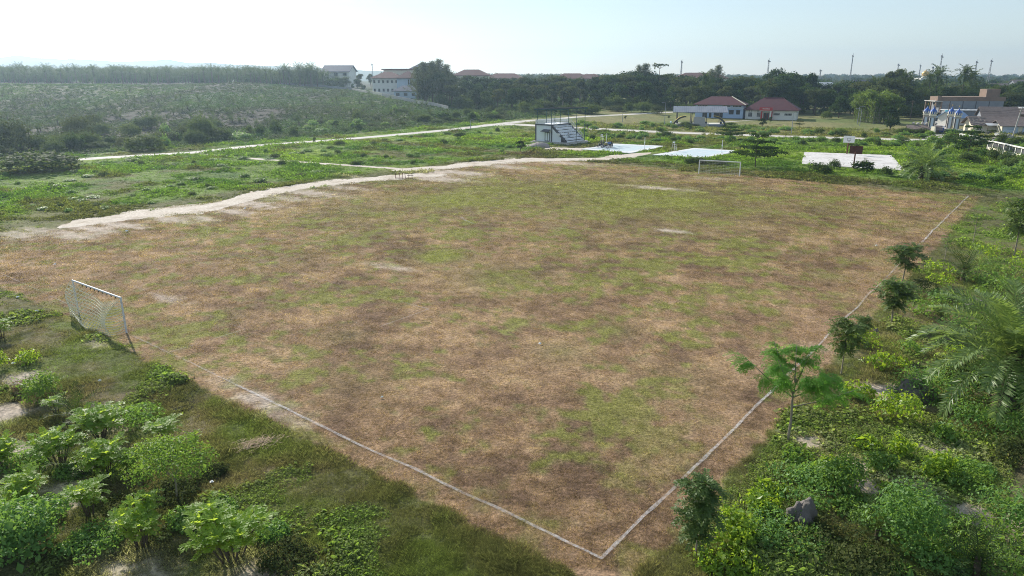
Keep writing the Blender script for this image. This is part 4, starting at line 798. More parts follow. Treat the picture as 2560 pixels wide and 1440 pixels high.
# compound wall
pts = [at(px, py, y_) for px, py, y_ in ((690, 208, 452), (800, 210, 440), (880, 215, 428), (922, 224, 400), (955, 234, 385), (990, 240, 370), (1040, 247, 352), (1085, 256, 335), (1120, 262, 322))]
cw = thing('compound_wall', 'long pale concrete compound wall running below the white school block', 'wall', (pts[0][0], pts[0][1], 0))
for k in range(len(pts) - 1):
    a = np.array(pts[k][:2]); b = np.array(pts[k + 1][:2]); z1, z2 = hz1(*a), hz1(*b); d = b - a; N_ = np.array([-d[1], d[0]]) / np.linalg.norm(d) * .12; o2 = np.array(pts[0][:2]); V = []
    for (q, z) in ((a, z1), (b, z2)):
        for s in (-1, 1):
            for zz in (-.6, 1.3 if k < 3 else 1.7): V.append((*(q + s * N_ - o2), z + zz))
    part(cw, 'wall_section', MB().add(V, [[0, 4, 5, 1], [2, 3, 7, 6], [1, 5, 7, 3], [0, 2, 6, 4], [4, 6, 7, 5], [0, 1, 3, 2]]), M['cream_wall'] if 2 < k < 4 else M['grey_render'] if k < 2 else M['concrete'])
x, y, z = at(1540, 250, 360); bl = thing('billboard', 'grey billboard seen from behind on two posts before dark trees', 'billboard', (x, y, hz1(x, y)), -.1)
part(bl, 'board', MB().box((0, 0, 5.0), (2.6, .2, 3.4)), M['grey_render']); part(bl, 'side_panel', MB().box((-1.5, 0, 4.6), (.5, .3, 4.4)), M['white_wall'])
for s in (-1.0, 1.0): part(bl, 'post', MB().bar((s, 0, 0), (s, 0, 3.4), .2), M['dark_frame'])

# lamp posts and utility poles
def pole(name, px, py, top, label, cat, arm=0, mat='steel', lean=0.0, r=.09, cross=False):
    x, y = G(px, py); z0 = hz1(x, y); tz = at(px, top, y)[2]; h = tz - z0; c = thing(name, label, cat, (x, y, z0))
    part(c, 'shaft', MB().tube([(0, 0, -.2), (lean * h * .5, 0, h * .5), (lean * h, 0, h)], [r * 1.3, r * 1.1, r * .8], 7), M[mat])
    if arm: part(c, 'lamp_arm', MB().tube([(0, 0, h), (arm * .5, 0, h + .35), (arm, 0, h + .3)], r * .6, 5), M[mat]); part(c, 'lamp_head', MB().box((arm * 1.15, 0, h + .28), (.7, .25, .14)), M['grey_render'])
    if cross: part(c, 'cross_arm', MB().bar((lean * h - .9, 0, h - .6), (lean * h + .9, 0, h - .5), .1), M['wood']); part(c, 'cross_arm', MB().bar((lean * h - .7, 0, h - 1.2), (lean * h + .7, 0, h - 1.1), .1), M['wood'])
    return np.array((x + lean * h, y, z0 + h))
pole('lamp_post', 1556, 305, 283, 'thin grey lamp post by the road behind the stand', 'lamp post', 1.0); pole('lamp_post', 1661, 314, 258, 'thin grey lamp post left of the open stage', 'lamp post', -.8); pole('lamp_post', 1978, 336, 283, 'thin lamp post beside the road below the white bungalow', 'lamp post', .8)
pole('lamp_post', 2143, 311, 268, 'left one of the paired lamp posts before the bamboo', 'lamp post', 1.2); pole('lamp_post', 2149, 315, 274, 'right one of the paired lamp posts before the bamboo', 'lamp post', -1.4); pole('lamp_post', 1176, 322, 302, 'short thin lamp post beside the road left of the stand', 'lamp post', .6)
p1 = pole('utility_pole', 2530, 347, 268, 'leaning concrete utility pole in front of the corner shop', 'utility pole', 0, 'concrete', .12, .16, True); p2 = pole('utility_pole', 2364, 318, 258, 'wooden utility pole rising behind the gate pillars', 'utility pole', 0, 'wood', 0, .12, True); p3 = pole('utility_pole', 2275, 300, 250, 'slim wooden utility pole in front of the dark palms', 'utility pole', 0, 'wood', 0, .12, True)
for a, b, lb in ((p1, p2, 'sagging power line between the leaning pole and the gate pole'), (p2, p3, 'sagging power line between the gate pole and the slim pole')):
    mb = MB()
    for dz, dx in ((-.5, -.8), (-.5, .8), (-1.1, .6)):
        f = np.linspace(0, 1, 14)[:, None]; P = a * (1 - f) + b * f; P[:, 2] += dz - 1.4 * np.sin(f[:, 0] * np.pi); P[:, 0] += dx; mb.tube(P, .025, 3)
    single('power_line', mb, M['black_paint'], lb, 'power line')

# ------------------------------------------------------------------ masts and mosque on the skyline
def mast(px, base, top, y, label, wd=3.5):
    x, yy, zt = at(px, top, y); z0 = hz1(x, yy); h = zt - z0; c = thing('radio_mast', label, 'mast', (x, yy, z0), random.uniform(0, 1)); legs = [(math.cos(a), math.sin(a)) for a in (.5, 2.6, 4.7)]; n = 14
    for lx, ly in legs: part(c, 'leg', MB().bar((lx * wd * .5, ly * wd * .5, 0), (lx * .3, ly * .3, h), .25), M['mast_grey'])
    mb = MB()
    for k in range(n):
        f0, f1 = k / n, (k + 1) / n; w0, w1 = wd * .5 * (1 - f0) + .3 * f0, wd * .5 * (1 - f1) + .3 * f1
        for i in range(3): p_, q_ = legs[i], legs[(i + 1) % 3]; mb.bar((p_[0] * w0, p_[1] * w0, h * f0), (q_[0] * w1, q_[1] * w1, h * f1), .16)
    part(c, 'bracing', mb, M['mast_grey']); part(c, 'antenna', MB().tube([(0, 0, h), (0, 0, h * 1.06)], .12, 5).lathe((.8, 0, h * .93), [(0, 0), (.8, .2), (.8, 1.0), (0, 1.2)], 8).box((-.7, .3, h * .97), (.5, .5, 2.2)), M['mast_grey'])
for px, top, y_, lb in ((1923, 150, 700, 'lattice mast with dishes above trees behind the white bungalow'), (2052, 175, 760, 'short lattice mast standing above the low trees right of centre'), (2133, 137, 900, 'tall faint guyed mast above the low trees'), (2247, 160, 800, 'mast half hidden behind the tall twin trees'), (2302, 162, 950, 'slim mast just left of the golden dome'), (2356, 138, 750, 'tallest lattice mast right of the golden dome'), (2443, 153, 800, 'left one of the two masts above the brick building'), (2480, 150, 760, 'rightmost lattice mast on the skyline'), (1705, 152, 760, 'thin mast above the trees behind the stage'), (930, 160, 900, 'faint thin mast left of the white school block')): mast(px, 0, top, y_, lb, 3.2 if y_ < 850 else 2.0)
x, y, z = at(2313, 190, 820); z0 = hz1(x, y); mq = thing('mosque', 'distant mosque with a golden dome and white minarets', 'mosque', (x, y, z0)); zz = z - z0
part(mq, 'hall', MB().box((0, 0, (zz - 2) / 2), (16, 14, zz - 2)), M['white_wall']); part(mq, 'drum', MB().lathe((0, 0, zz - 2), [(3.6, 0), (3.6, 2.2), (0, 2.2)], 16), M['white_wall'])
part(mq, 'dome', MB().lathe((0, 0, zz + .2), [(3.3, 0), (3.9, 1.0), (3.9, 2.2), (3.0, 4.0), (1.6, 5.2), (.4, 6.0), (.1, 7.4)], 18), M['gold'], True)
for dx, hm in ((4.8, 9.5), (15.5, 10.5), (-16, 4), (-20, 3)):
    mn = part(mq, 'minaret', MB().lathe((dx, -4, 0), [(1.3, 0), (1.3, zz + hm * .6), (1.8, zz + hm * .62), (1.8, zz + hm * .68), (1.0, zz + hm * .7), (1.0, zz + hm * .88)], 10), M['white_wall']); put('minaret_cap', MB().lathe((dx, -4, zz + hm * .88), [(1.2, 0), (1.2, .5), (.7, 1.3), (.1, 2.0)], 10).mesh('minaret_cap', M['slate_roof']), mn)

# far hills
m_hill = paint('wooded_hill', (0.05, 0.075, 0.04), .95, .3, .004)
prof = np.array([(-400, 150), (-200, 142), (-60, 148), (0, 144), (40, 139), (100, 146), (160, 149), (175, 145), (230, 151), (300, 155), (350, 152), (400, 150), (415, 149), (470, 156), (520, 157), (560, 160), (700, 166), (760, 169), (800, 170), (860, 174), (1000, 180), (1100, 186)])
hx = np.arange(-400, 1100, 6.0); ty = np.interp(hx, prof[:, 0], prof[:, 1]) - (fbm(hx, hx * 0, 60, 7, 4) - .5) * 5; hm = MB(); rows = []
for k, f in enumerate((0, .35, .7, 1.0, .6, 0)):
    R_ = [1650, 1740, 1860, 2000, 2150, 2280][k]; row = []
    for px, tt in zip(hx, ty):
        x, y, z = at(px, tt, 2000); s = R_ / 2000; base = -14; row.append((x * s, y * s, base + (z - base) * f * (1 if k == 3 else .85 + .3 * float(fbm(np.array([px]), np.array([k * 40.0]), 50, k, 3)[0]))))
    rows.append(row)
Vh = np.array(rows).reshape(-1, 3); nh = len(hx); I = np.arange(6 * nh).reshape(6, nh); hm.add(Vh, np.stack([I[:-1, :-1], I[:-1, 1:], I[1:, 1:], I[1:, :-1]], -1).reshape(-1, 4)); struct('hills', hm, m_hill, True)

# ------------------------------------------------------------------ plants: generators
def unit(v): return v / (np.linalg.norm(v, axis=-1, keepdims=True) + 1e-9)
def leaves(mb, P, D, N, L, Wd, fold=.0, mat=0):
    """diamond leaves at P, pointing D, facing N"""
    n = len(P); L = np.broadcast_to(np.asarray(L, float), (n,))[:, None]; Wd = np.broadcast_to(np.asarray(Wd, float), (n,))[:, None]
    D = unit(D); S = unit(np.cross(D, N)); N = np.cross(S, D)
    V = np.stack([P, P + D * L * .45 + S * Wd / 2 + N * fold * Wd, P + D * L - N * fold * L * .3, P + D * L * .45 - S * Wd / 2 + N * fold * Wd], 1)
    mb.add(V.reshape(-1, 3), np.arange(4 * n).reshape(n, 4), mat)
def cloud(rg, blobs, n, size, up=.25, inner=.55):
    """leaf cards spread through lumpy ellipsoids; blobs = [(centre, radii)]"""
    w = np.array([np.prod(b[1]) ** (2 / 3) for b in blobs]); k = rg.choice(len(blobs), n, p=w / w.sum())
    C = np.array([b[0] for b in blobs])[k]; R = np.array([b[1] for b in blobs])[k]; d = unit(rg.normal(size=(n, 3))); d[:, 2] = np.where(d[:, 2] < -.35, -d[:, 2] * .6, d[:, 2])
    rr = inner + (1.08 - inner) * rg.random(n) ** .45; P = C + R * d * rr[:, None]
    N = unit(d + rg.normal(size=(n, 3)) * .65 + np.array([0, 0, up])); D = unit(np.cross(N, rg.normal(size=(n, 3))) + np.array([0, 0, -.25])); s = size * np.exp(rg.normal(0, .35, n))
    mb = MB(); leaves(mb, P, D, N, s, s * .62, .08); return mb
def fronds(mb, rg, B, az, el, L, droop, k, ll, lw, ang=62, vee=18, rw=.03, prof='palm', mat=0, mat_r=0, twist=0):
    """pinnate fronds: base B(n,3), heading az, rise el, length L, bend droop; k leaflet pairs"""
    n = len(B); t = np.linspace(0, 1, k + 2); el_t = el[:, None] - droop[:, None] * t[None] ** 1.3; ds = L[:, None] / (k + 1)
    h = np.cumsum(np.cos(el_t) * ds, 1) - np.cos(el_t[:, :1]) * ds; z = np.cumsum(np.sin(el_t) * ds, 1) - np.sin(el_t[:, :1]) * ds
    H_ = np.stack([np.cos(az), np.sin(az), 0 * az], 1); P = B[:, None] + H_[:, None] * h[..., None] + np.array([0, 0, 1.0]) * z[..., None]
    T = H_[:, None] * np.cos(el_t)[..., None] + np.array([0, 0, 1.0]) * np.sin(el_t)[..., None]; S = np.stack([-np.sin(az), np.cos(az), 0 * az], 1)[:, None] + 0 * T; N = np.cross(T, S); N = N * np.sign(N[..., 2:3] + 1e-6)
    w = rw * (1.1 - t)[None, :, None]; Vr = np.stack([P + S * w, P - S * w], 2).reshape(n, -1, 3); m = k + 2
    I = np.arange(m - 1); q = np.stack([2 * I, 2 * I + 1, 2 * I + 3, 2 * I + 2], -1); mb.add(Vr.reshape(-1, 3), (q[None] + (np.arange(n) * 2 * m)[:, None, None]).reshape(-1, 4), mat_r)
    tt = t[1:-1]; pf = np.sin(np.pi * (.12 + .80 * tt)) ** .6 if prof == 'palm' else np.where(tt > .1, .75 + .25 * np.sin(np.pi * tt), .6)
    Pk, Tk, Sk, Nk = P[:, 1:-1], T[:, 1:-1], S[:, 1:-1], N[:, 1:-1]; a = math.radians(ang); v = np.radians(vee + rg.normal(0, 14, (n, k)))[..., None]
    for sgn in (-1, 1):
        aj = a * (1.15 - .5 * tt)[None, :, None] + rg.normal(0, .07, (n, k, 1)); D = Tk * np.cos(aj) + (sgn * Sk * np.cos(v) + Nk * np.sin(v)) * np.sin(aj)
        Ln = (ll * pf)[None] * rg.uniform(.8, 1.15, (n, k)); leaves(mb, Pk.reshape(-1, 3), D.reshape(-1, 3), (Nk * np.cos(v) - sgn * Sk * np.sin(v)).reshape(-1, 3), Ln.ravel(), lw * np.ones(n * k), .0 if lw < .06 else .06, mat)
    return mb
def palm(seed, trunk_h, nf, L, k, ll, lw, el0=(-.3, 1.35), droop=(.9, 1.6), rt=.32, skirt=True):
    rg = np.random.default_rng(seed); cr = MB(); f = np.linspace(0, 1, nf); az = f * nf * 2.4 + rg.normal(0, .15, nf); el = el0[0] + (el0[1] - el0[0]) * f ** .8 + rg.normal(0, .08, nf)
    B = np.c_[rt * .6 * np.cos(az), rt * .6 * np.sin(az), trunk_h + .5 * f]; fronds(cr, rg, B, az, el, L * rg.uniform(.82, 1.08, nf), droop[0] + (droop[1] - droop[0]) * (1 - f) * rg.uniform(.7, 1.1, nf), k, ll, lw, 66, 16, .05)
    tr = MB(); n = 7; zz = np.linspace(-.2, trunk_h + .6, n); tr.tube(np.c_[.06 * np.sin(zz), .04 * np.cos(zz), zz], rt * (1.15 - .25 * np.linspace(0, 1, n)), 9)
    if skirt:
        for q in range(int(26 * min(1, trunk_h))): a = q * 2.4; z = trunk_h * (q + 1) / 27; tr.bar((rt * .9 * math.cos(a), rt * .9 * math.sin(a), z), (rt * 1.7 * math.cos(a), rt * 1.7 * math.sin(a), z + .35), .12, .07)
    return tr.mesh('trunk', M['bark'], False), cr.mesh('crown', M['leaf_palm'])
def broadleaf(seed, h, cw, n, size, mat, trunk_frac=.35, nb=9, flat=.75, bark='bark', inner=.55, up=.25):
    rg = np.random.default_rng(seed); bl = []; zc = h * (trunk_frac + (1 - trunk_frac) / 2); hr = h * (1 - trunk_frac) / 2
    for i in range(nb):
        a = rg.uniform(0, 6.28); q = rg.uniform(.15, .75) ** .8; zf = rg.uniform(-.75, .72); rr = rg.uniform(.32, .52)
        bl.append(((cw / 2 * q * math.cos(a) * math.sqrt(max(.1, 1 - zf * zf)), cw / 2 * q * math.sin(a) * math.sqrt(max(.1, 1 - zf * zf)), zc + hr * zf), (cw * rr * .55, cw * rr * .55, cw * rr * .42 * flat + hr * .12)))
    bl.append(((0, 0, zc + hr * .45), (cw * .24, cw * .24, hr * .5)))
    cr = cloud(rg, bl, n, size, up, inner); tr = MB()
    tr.tube([(0, 0, -.3), (.1, .05, h * trunk_frac * .6), (.0, .1, h * trunk_frac), (.1, 0, h * .75)], [h * .026, h * .021, h * .017, h * .006], 7)
    for c, r in bl[:6]: tr.tube([(0, .1, h * trunk_frac * .8), (c[0] * .5, c[1] * .5, (c[2] + h * trunk_frac) / 2), c], [h * .011, h * .008, h * .003], 5)
    return tr.mesh('trunk', M[bark]), cr.mesh('crown', M[mat])
def casuarina(seed, h, n):
    """wispy: thin plumes of needle sprays"""
    rg = np.random.default_rng(seed); cr = MB(); tr = MB(); tr.tube([(0, 0, -.3), (.2, 0, h * .5), (.1, .1, h * .96)], [.28, .18, .03], 6); m = 46
    for i in range(m):
        z = h * (.16 + .8 * i / m); a = i * 2.4; r = (1.1 - z / h) * h * .30 * rg.uniform(.6, 1.2); e = np.array([r * math.cos(a), r * math.sin(a), z + r * .75]); b = np.array([.1, 0, z]); tr.tube([b, (b + e) / 2 - [0, 0, .1], e], [.05, .03, .01], 3, cap=False)
        k = int(n / m); f = rg.random(k) ** .6; P = b + (e - b) * f[:, None] + rg.normal(0, .28, (k, 3)); D = unit((e - b)[None] * .4 + rg.normal(0, 1.1, (k, 3)) + [0, 0, .8]); leaves(cr, P, D, rg.normal(size=(k, 3)), rg.uniform(.5, 1.1, k), .12)
    return tr.mesh('trunk', M['bark']), cr.mesh('crown', M['leaf_olive'])
def layered(seed, h, cw, tiers, n, size, mat='leaf_tree'):
    """pagoda tree: flat tiers of foliage on level branches"""
    rg = np.random.default_rng(seed); bl = []; tr = MB(); tr.tube([(0, 0, -.2), (.08, .03, h * .4), (0, 0, h * .98)], [h * .018, h * .014, h * .004], 7)
    for i in range(tiers):
        z = h * (.36 + .6 * i / max(1, tiers - 1)); R = cw / 2 * (1.0 - .62 * i / max(1, tiers - 1)); nb = 5 + (i == 0) * 2
        for j in range(nb):
            a = j * 6.283 / nb + i * .7 + rg.normal(0, .15); rr = R * rg.uniform(.7, 1.05); e = (rr * math.cos(a), rr * math.sin(a), z + rr * .18 + rg.normal(0, .06) * h * .3); tr.tube([(0, 0, z - h * .05), (e[0] * .5, e[1] * .5, z), e], [h * .006, h * .004, h * .002], 4, cap=False)
            bl.append((e, (R * .34, R * .34, h * .022))); bl.append(((e[0] * .55, e[1] * .55, z + .05 * h), (R * .3, R * .3, h * .02)))
    return tr.mesh('trunk', M['bark']), cloud(rg, bl, n, size, 1.0, .2).mesh('crown', M[mat])
def bushmesh(seed, w, h, n, size, mat, nb=6):
    rg = np.random.default_rng(seed); bl = [((0, 0, h * .38), (w * .4, w * .4, h * .55))]
    for i in range(nb): a = rg.uniform(0, 6.28); q = rg.uniform(.15, .33); bl.append(((w * q * math.cos(a), w * q * math.sin(a), h * rg.uniform(.2, .6)), (w * rg.uniform(.15, .27), w * rg.uniform(.15, .27), h * rg.uniform(.2, .42))))
    mb = cloud(rg, bl, n, size, .45, .6); m = max(8, n // 45); k = rg.integers(0, len(bl), m); d = unit(rg.normal(size=(m, 3)) + [0, 0, .8]); d[:, 2] = np.abs(d[:, 2]); C = np.array([b[0] for b in bl])[k] + np.array([b[1] for b in bl])[k] * d * .9
    d2 = unit(d + rg.normal(0, .4, (m, 3)) + [0, 0, .5]); ln = rg.uniform(.12, .4, m) * h   # stray shoots that break the outline
    for q in range(7): leaves(mb, C + d2 * (ln * q / 6)[:, None] + rg.normal(0, size * .25, (m, 3)), d2 * .6 + rg.normal(0, .7, (m, 3)), rg.normal(size=(m, 3)) + [0, 0, .5], size * rg.uniform(.6, 1.2, m), size * .5, .08)
    for V_ in mb.V: V_[:, 2] = np.abs(V_[:, 2])
    return mb.mesh('foliage', M[mat])

# ------------------------------------------------------------------ trees of the background
TREES = [broadleaf(11, 14, 11, 4200, .62, 'leaf_tree', .10, 14), broadleaf(12, 14, 9, 3600, .58, 'leaf_dark', .08, 12), broadleaf(13, 14, 12.5, 4600, .62, 'leaf_dark', .10, 15), broadleaf(14, 14, 8, 3000, .55, 'leaf_olive', .3, 8, .7, 'bark_pale'), broadleaf(15, 14, 10, 3800, .6, 'leaf_tree', .06, 15, .6), broadleaf(16, 14, 13, 3600, .6, 'leaf_olive', .38, 10, .5)]
CAS = [casuarina(21, 17, 3400), casuarina(22, 17, 2800)]
OILP = [palm(31, 6.3, 40, 5.8, 17, 1.05, .15, (-.75, 1.3)), palm(32, 7.0, 36, 5.6, 16, 1.05, .15, (-.75, 1.3))]
COCO = [palm(33, 11, 30, 4.4, 20, .95, .19, (-.6, 1.3), (1.0, 1.9), .18, False), palm(34, 13, 30, 4.2, 20, .95, .19, (-.6, 1.3), (1.0, 1.9), .18, False)]
rb = np.random.default_rng(41); bam_bl = [((rb.normal(0, 2.2), rb.normal(0, 1.8), 0), 0) for _ in range(16)]
BAM = []
for sd in (1, 2):
    rg = np.random.default_rng(sd); cr = MB(); tr = MB()
    for i in range(32):
        a = rg.uniform(0, 6.28); b0 = np.array([rg.normal(0, .8), rg.normal(0, .8), 0]); ln = rg.uniform(1.2, 4.2); hh = rg.uniform(7, 11.5); P = [b0, b0 + [.1 * ln * math.cos(a), .1 * ln * math.sin(a), hh * .55], b0 + [.45 * ln * math.cos(a), .45 * ln * math.sin(a), hh * .92], b0 + [ln * math.cos(a), ln * math.sin(a), hh * .9]]
        tr.tube(P, [.06, .05, .03, .01], 4, cap=False); k = 170; f = rg.random(k) ** .7 * 2.9 + .1; i0 = np.clip(f.astype(int), 0, 2); Pp = np.array(P); Q = Pp[i0] + (Pp[i0 + 1] - Pp[i0]) * (f - i0)[:, None] + rg.normal(0, .38, (k, 3)); leaves(cr, Q, rg.normal(size=(k, 3)) + [math.cos(a) * .5, math.sin(a) * .5, -.8], rg.normal(size=(k, 3)) + [0, 0, .6], rg.uniform(.4, .75, k), .17)
    BAM.append((tr.mesh('culm', M['bark_pale']), cr.mesh('foliage', M['leaf_bamboo'])))
RAIN = layered(51, 15, 17, 3, 2600, .5, 'leaf_olive')

def place(kind, name, label, cat, px, y, top, hnat, group=None, wscale=1.0, pyb=250, base=None):
    x, yy, _ = at(px, pyb, y); z0 = hz1(x, yy) if base is None else base; h = max(3.0, at(px, top, y)[2] - z0); s = h / hnat; names = ('trunk', 'crown') if name != 'bamboo_clump' else ('culm', 'foliage')
    return thing(name, label, cat, (x, yy, z0), random.uniform(0, 6.28), (s * wscale, s * wscale, s), group, list(zip(names, kind)))
# skyline of the tree belt: pixel column -> top of the crowns
SKY = np.array([(730, 176), (800, 188), (860, 186), (930, 185), (1030, 178), (1060, 165), (1100, 168), (1140, 185), (1180, 193), (1260, 192), (1340, 196), (1400, 191), (1480, 190), (1520, 187), (1560, 178), (1610, 174), (1660, 186), (1740, 190), (1800, 192), (1860, 192), (1900, 188), (1940, 170), (1990, 182), (2020, 190), (2060, 208), (2120, 206), (2170, 205), (2210, 190), (2240, 198), (2300, 212), (2380, 210), (2460, 212), (2560, 206), (2700, 205)])
top_at = lambda px: float(np.interp(px, SKY[:, 0], SKY[:, 1]))
base_y = lambda px: float(np.interp(px, [730, 930, 1100, 1300, 1480, 1640, 1750, 1850, 2010, 2060, 2200, 2300, 2700], [450, 440, 345, 330, 345, 352, 325, 322, 312, 300, 290, 310, 290]))
rt = random.Random(5)
for row, (dd, step, dtop) in enumerate(((0, 32, 24), (22, 32, 9), (50, 27, 0))):
    px = 735 + row * 14
    while px < 2660:
        y = base_y(px) + dd + rt.uniform(-8, 8); tp = top_at(px) + dtop + rt.uniform(-3, 10 if row < 2 else 5); w = rt.uniform(.85, 1.25); pk = rt.randrange(6)
        if 930 < px < 1045 and row < 2: px += step; continue
        if 2290 < px < 2470 and row == 0: px += step; continue
        if 1860 < px < 2010 and row == 0: y += 10
        lab = ['leafy tree at the front of the tree belt behind the sports ground', 'leafy tree in the middle of the tree belt behind the sports ground', 'leafy tree at the back of the tree belt on the skyline'][row]
        place(TREES[pk], 'broadleaf_tree', lab, 'tree', px, y, tp, 14.0, ['front row of the tree belt', 'middle row of the tree belt', 'back row of the tree belt'][row], w)
        px += step * rt.uniform(.7, 1.25)
for px, top, y in ((1062, 160, 356), (1082, 158, 362), (1100, 153, 368), (1118, 166, 372), (1045, 172, 352), (1790, 168, 440), (1775, 178, 440), (1610, 164, 400), (1595, 168, 400)): place(CAS[px % 2], 'casuarina_tree', 'wispy casuarina tree standing out above the tree belt', 'tree', px, y, top - 5, 17.0, 'casuarina trees', 1.25)
place(RAIN, 'rain_tree', 'flat-topped umbrella tree on the skyline above the dark trees', 'tree', 1645, 395, 163, 15.0, None, 1.0)
for px, top, y, lb in ((1945, 168, 350, 'tall dark round tree on the skyline behind the white bungalow'), (2020, 180, 352, 'tree with two rounded heads right of the white bungalow'), (2215, 178, 350, 'left one of the twin tall trees right of the bamboo'), (2238, 172, 356, 'right one of the twin tall trees right of the bamboo')): place(TREES[1 if px < 2100 else 3], 'tall_tree', lb, 'tree', px, y, top, 14.0, None, .75)
for i, (px, top, y) in enumerate(((2335, 172, 330), (2402, 182, 335), (2420, 180, 340), (2255, 192, 330), (2268, 190, 345), (2318, 196, 325), (2180, 196, 345), (1900, 215, 318), (1915, 225, 322), (1760, 196, 335), (1775, 210, 330))): place(COCO[i % 2], 'coconut_palm', 'coconut palm with drooping fronds in the tree belt', 'palm', px, y, top, 13.5, 'coconut palms in the tree belt')
for i in range(34): px = 2240 + i * 11.5 + rt.uniform(-4, 4); place(OILP[i % 2], 'oil_palm', 'dark oil palm in the grove behind the brick building', 'palm', px, 318 + (i % 3) * 14 + rt.uniform(-6, 6), 216 + rt.uniform(-6, 12), 11.0, 'oil palms behind the brick building')
for i, (px, top, y) in enumerate(((2165, 226, 268), (2185, 222, 262), (2205, 225, 266), (2225, 236, 262), (2150, 236, 272))): place(BAM[i % 2], 'bamboo_clump', 'bright green bamboo clump left of the domed gate', 'bamboo', px, y, top, 11.0, 'bamboo clumps left of the gate', 1.05, 290)
place(TREES[1], 'dark_tree', 'dark bushy tree in front of the bamboo clumps', 'tree', 2225, 232, 262, 14.0, None, 1.05, 320)
# plantation of oil palms on the left: front rows singly, the rest as one mass
for i in range(150):
    row = i % 3; px = -60 + (i // 3) * 17.6 + rt.uniform(-9, 9); y = 428 + row * 13 + rt.uniform(-6, 6) - (20 if px < 250 else 0) * (1 - px / 250 if px > 0 else 1)
    place(OILP[i % 2], 'oil_palm', 'tall oil palm at the edge of the plantation on the left horizon', 'palm', px, y, 169 + rt.choice([-8, -4, 0, 3, 7, 12]) + rt.uniform(-3, 3) - 4 * math.sin(px / 90) - 3 * math.sin(px / 37), 11.0, 'oil palms at the plantation edge', rt.uniform(.72, 1.0), 212)

def scatter(name, meshes, P, rotz, scl, idx, tint=None, tilt=None):
    """one object of kind stuff: many small plants set out on points"""
    me = bpy.data.meshes.new(name); me.vertices.add(len(P)); me.vertices.foreach_set('co', np.asarray(P, np.float32).ravel())
    R = np.zeros((len(P), 3), np.float32); R[:, 2] = rotz
    if tilt is not None: R[:, :2] = tilt
    me.attributes.new('rot', 'FLOAT_VECTOR', 'POINT').data.foreach_set('vector', R.ravel())
    S = np.asarray(scl, np.float32); S = np.repeat(S[:, None], 3, 1) if S.ndim == 1 else S; me.attributes.new('scl', 'FLOAT_VECTOR', 'POINT').data.foreach_set('vector', S.ravel())
    me.attributes.new('idx', 'INT', 'POINT').data.foreach_set('value', np.asarray(idx, np.int32))
    if tint is not None: me.attributes.new('tint', 'FLOAT_COLOR', 'POINT').data.foreach_set('color', np.c_[tint, np.ones(len(P))].astype(np.float32).ravel())
    col = bpy.data.collections.new(name + '_pieces')
    for k, m in enumerate(meshes):
        o = bpy.data.objects.new('%s_piece_%02d' % (name, k), m); col.objects.link(o)
    ng = bpy.data.node_groups.new(name, 'GeometryNodeTree'); ng.interface.new_socket('Geometry', in_out='INPUT', socket_type='NodeSocketGeometry'); ng.interface.new_socket('Geometry', in_out='OUTPUT', socket_type='NodeSocketGeometry')
    gi = ng.nodes.new('NodeGroupInput'); go = ng.nodes.new('NodeGroupOutput'); ip = ng.nodes.new('GeometryNodeInstanceOnPoints'); ci = ng.nodes.new('GeometryNodeCollectionInfo')
    ci.inputs['Collection'].default_value = col; ci.inputs['Separate Children'].default_value = True; ci.inputs['Reset Children'].default_value = True; ip.inputs['Pick Instance'].default_value = True
    def attr(nm, ty): n = ng.nodes.new('GeometryNodeInputNamedAttribute'); n.data_type = ty; n.inputs['Name'].default_value = nm; return n.outputs['Attribute']
    ng.links.new(gi.outputs[0], ip.inputs['Points']); ng.links.new(ci.outputs[0], ip.inputs['Instance']); ng.links.new(attr('idx', 'INT'), ip.inputs['Instance Index']); ng.links.new(attr('scl', 'FLOAT_VECTOR'), ip.inputs['Scale'])
    e2r = ng.nodes.new('FunctionNodeEulerToRotation'); ng.links.new(attr('rot', 'FLOAT_VECTOR'), e2r.inputs[0]); ng.links.new(e2r.outputs[0], ip.inputs['Rotation']); ng.links.new(ip.outputs[0], go.inputs[0])
    o = put(name, me); md = o.modifiers.new('scatter', 'NODES'); md.node_group = ng; o['kind'] = 'stuff'; return o

def lowtree(seed, n, mat):
    rg = np.random.default_rng(seed); bl = [((rg.normal(0, 1.8), rg.normal(0, 1.8), rg.uniform(5, 9)), (rg.uniform(2, 3.2),) * 2 + (rg.uniform(1.6, 2.6),)) for _ in range(7)]; bl.append(((0, 0, 3), (3.2, 3.2, 3.4))); return cloud(rg, bl, n, 1.2, .3, .55).mesh('far_tree', M[mat])
FAR = [lowtree(1, 420, 'leaf_tree'), lowtree(2, 420, 'leaf_dark'), lowtree(3, 420, 'leaf_olive')]
rg = np.random.default_rng(77); n = 2600; yy = 470 + 1900 * rg.random(n) ** 1.6; pxx = rg.uniform(1000, 2900, n); xx = (pxx - 1280) / F * 1.046 * yy; keep = (yy > 520) | (pxx > 1250); xx, yy = xx[keep], yy[keep]; n = len(xx)
sz = rg.uniform(.75, 1.25, n) * np.interp(yy, [470, 900, 2300], [.95, 1.1, 1.5])
scatter('distant_wood', FAR, np.c_[xx, yy, hz(xx, yy) - .3], rg.uniform(0, 6.28, n), sz, rg.integers(0, 3, n)); bpy.data.objects['distant_wood']['label'] = 'hazy far woodland running to the horizon on the right'
n = 1500; yy = 462 + 260 * rg.random(n); pxx = rg.uniform(-300, 900, n); xx = (pxx - 1280) / F * 1.046 * yy
scatter('palm_plantation', [OILP[0][1], OILP[1][1]], np.c_[xx, yy, hz(xx, yy) - .5], rg.uniform(0, 6.28, n), rg.uniform(.62, 1.02, n), rg.integers(0, 2, n)); bpy.data.objects['palm_plantation']['label'] = 'dense oil palm plantation behind its front rows'

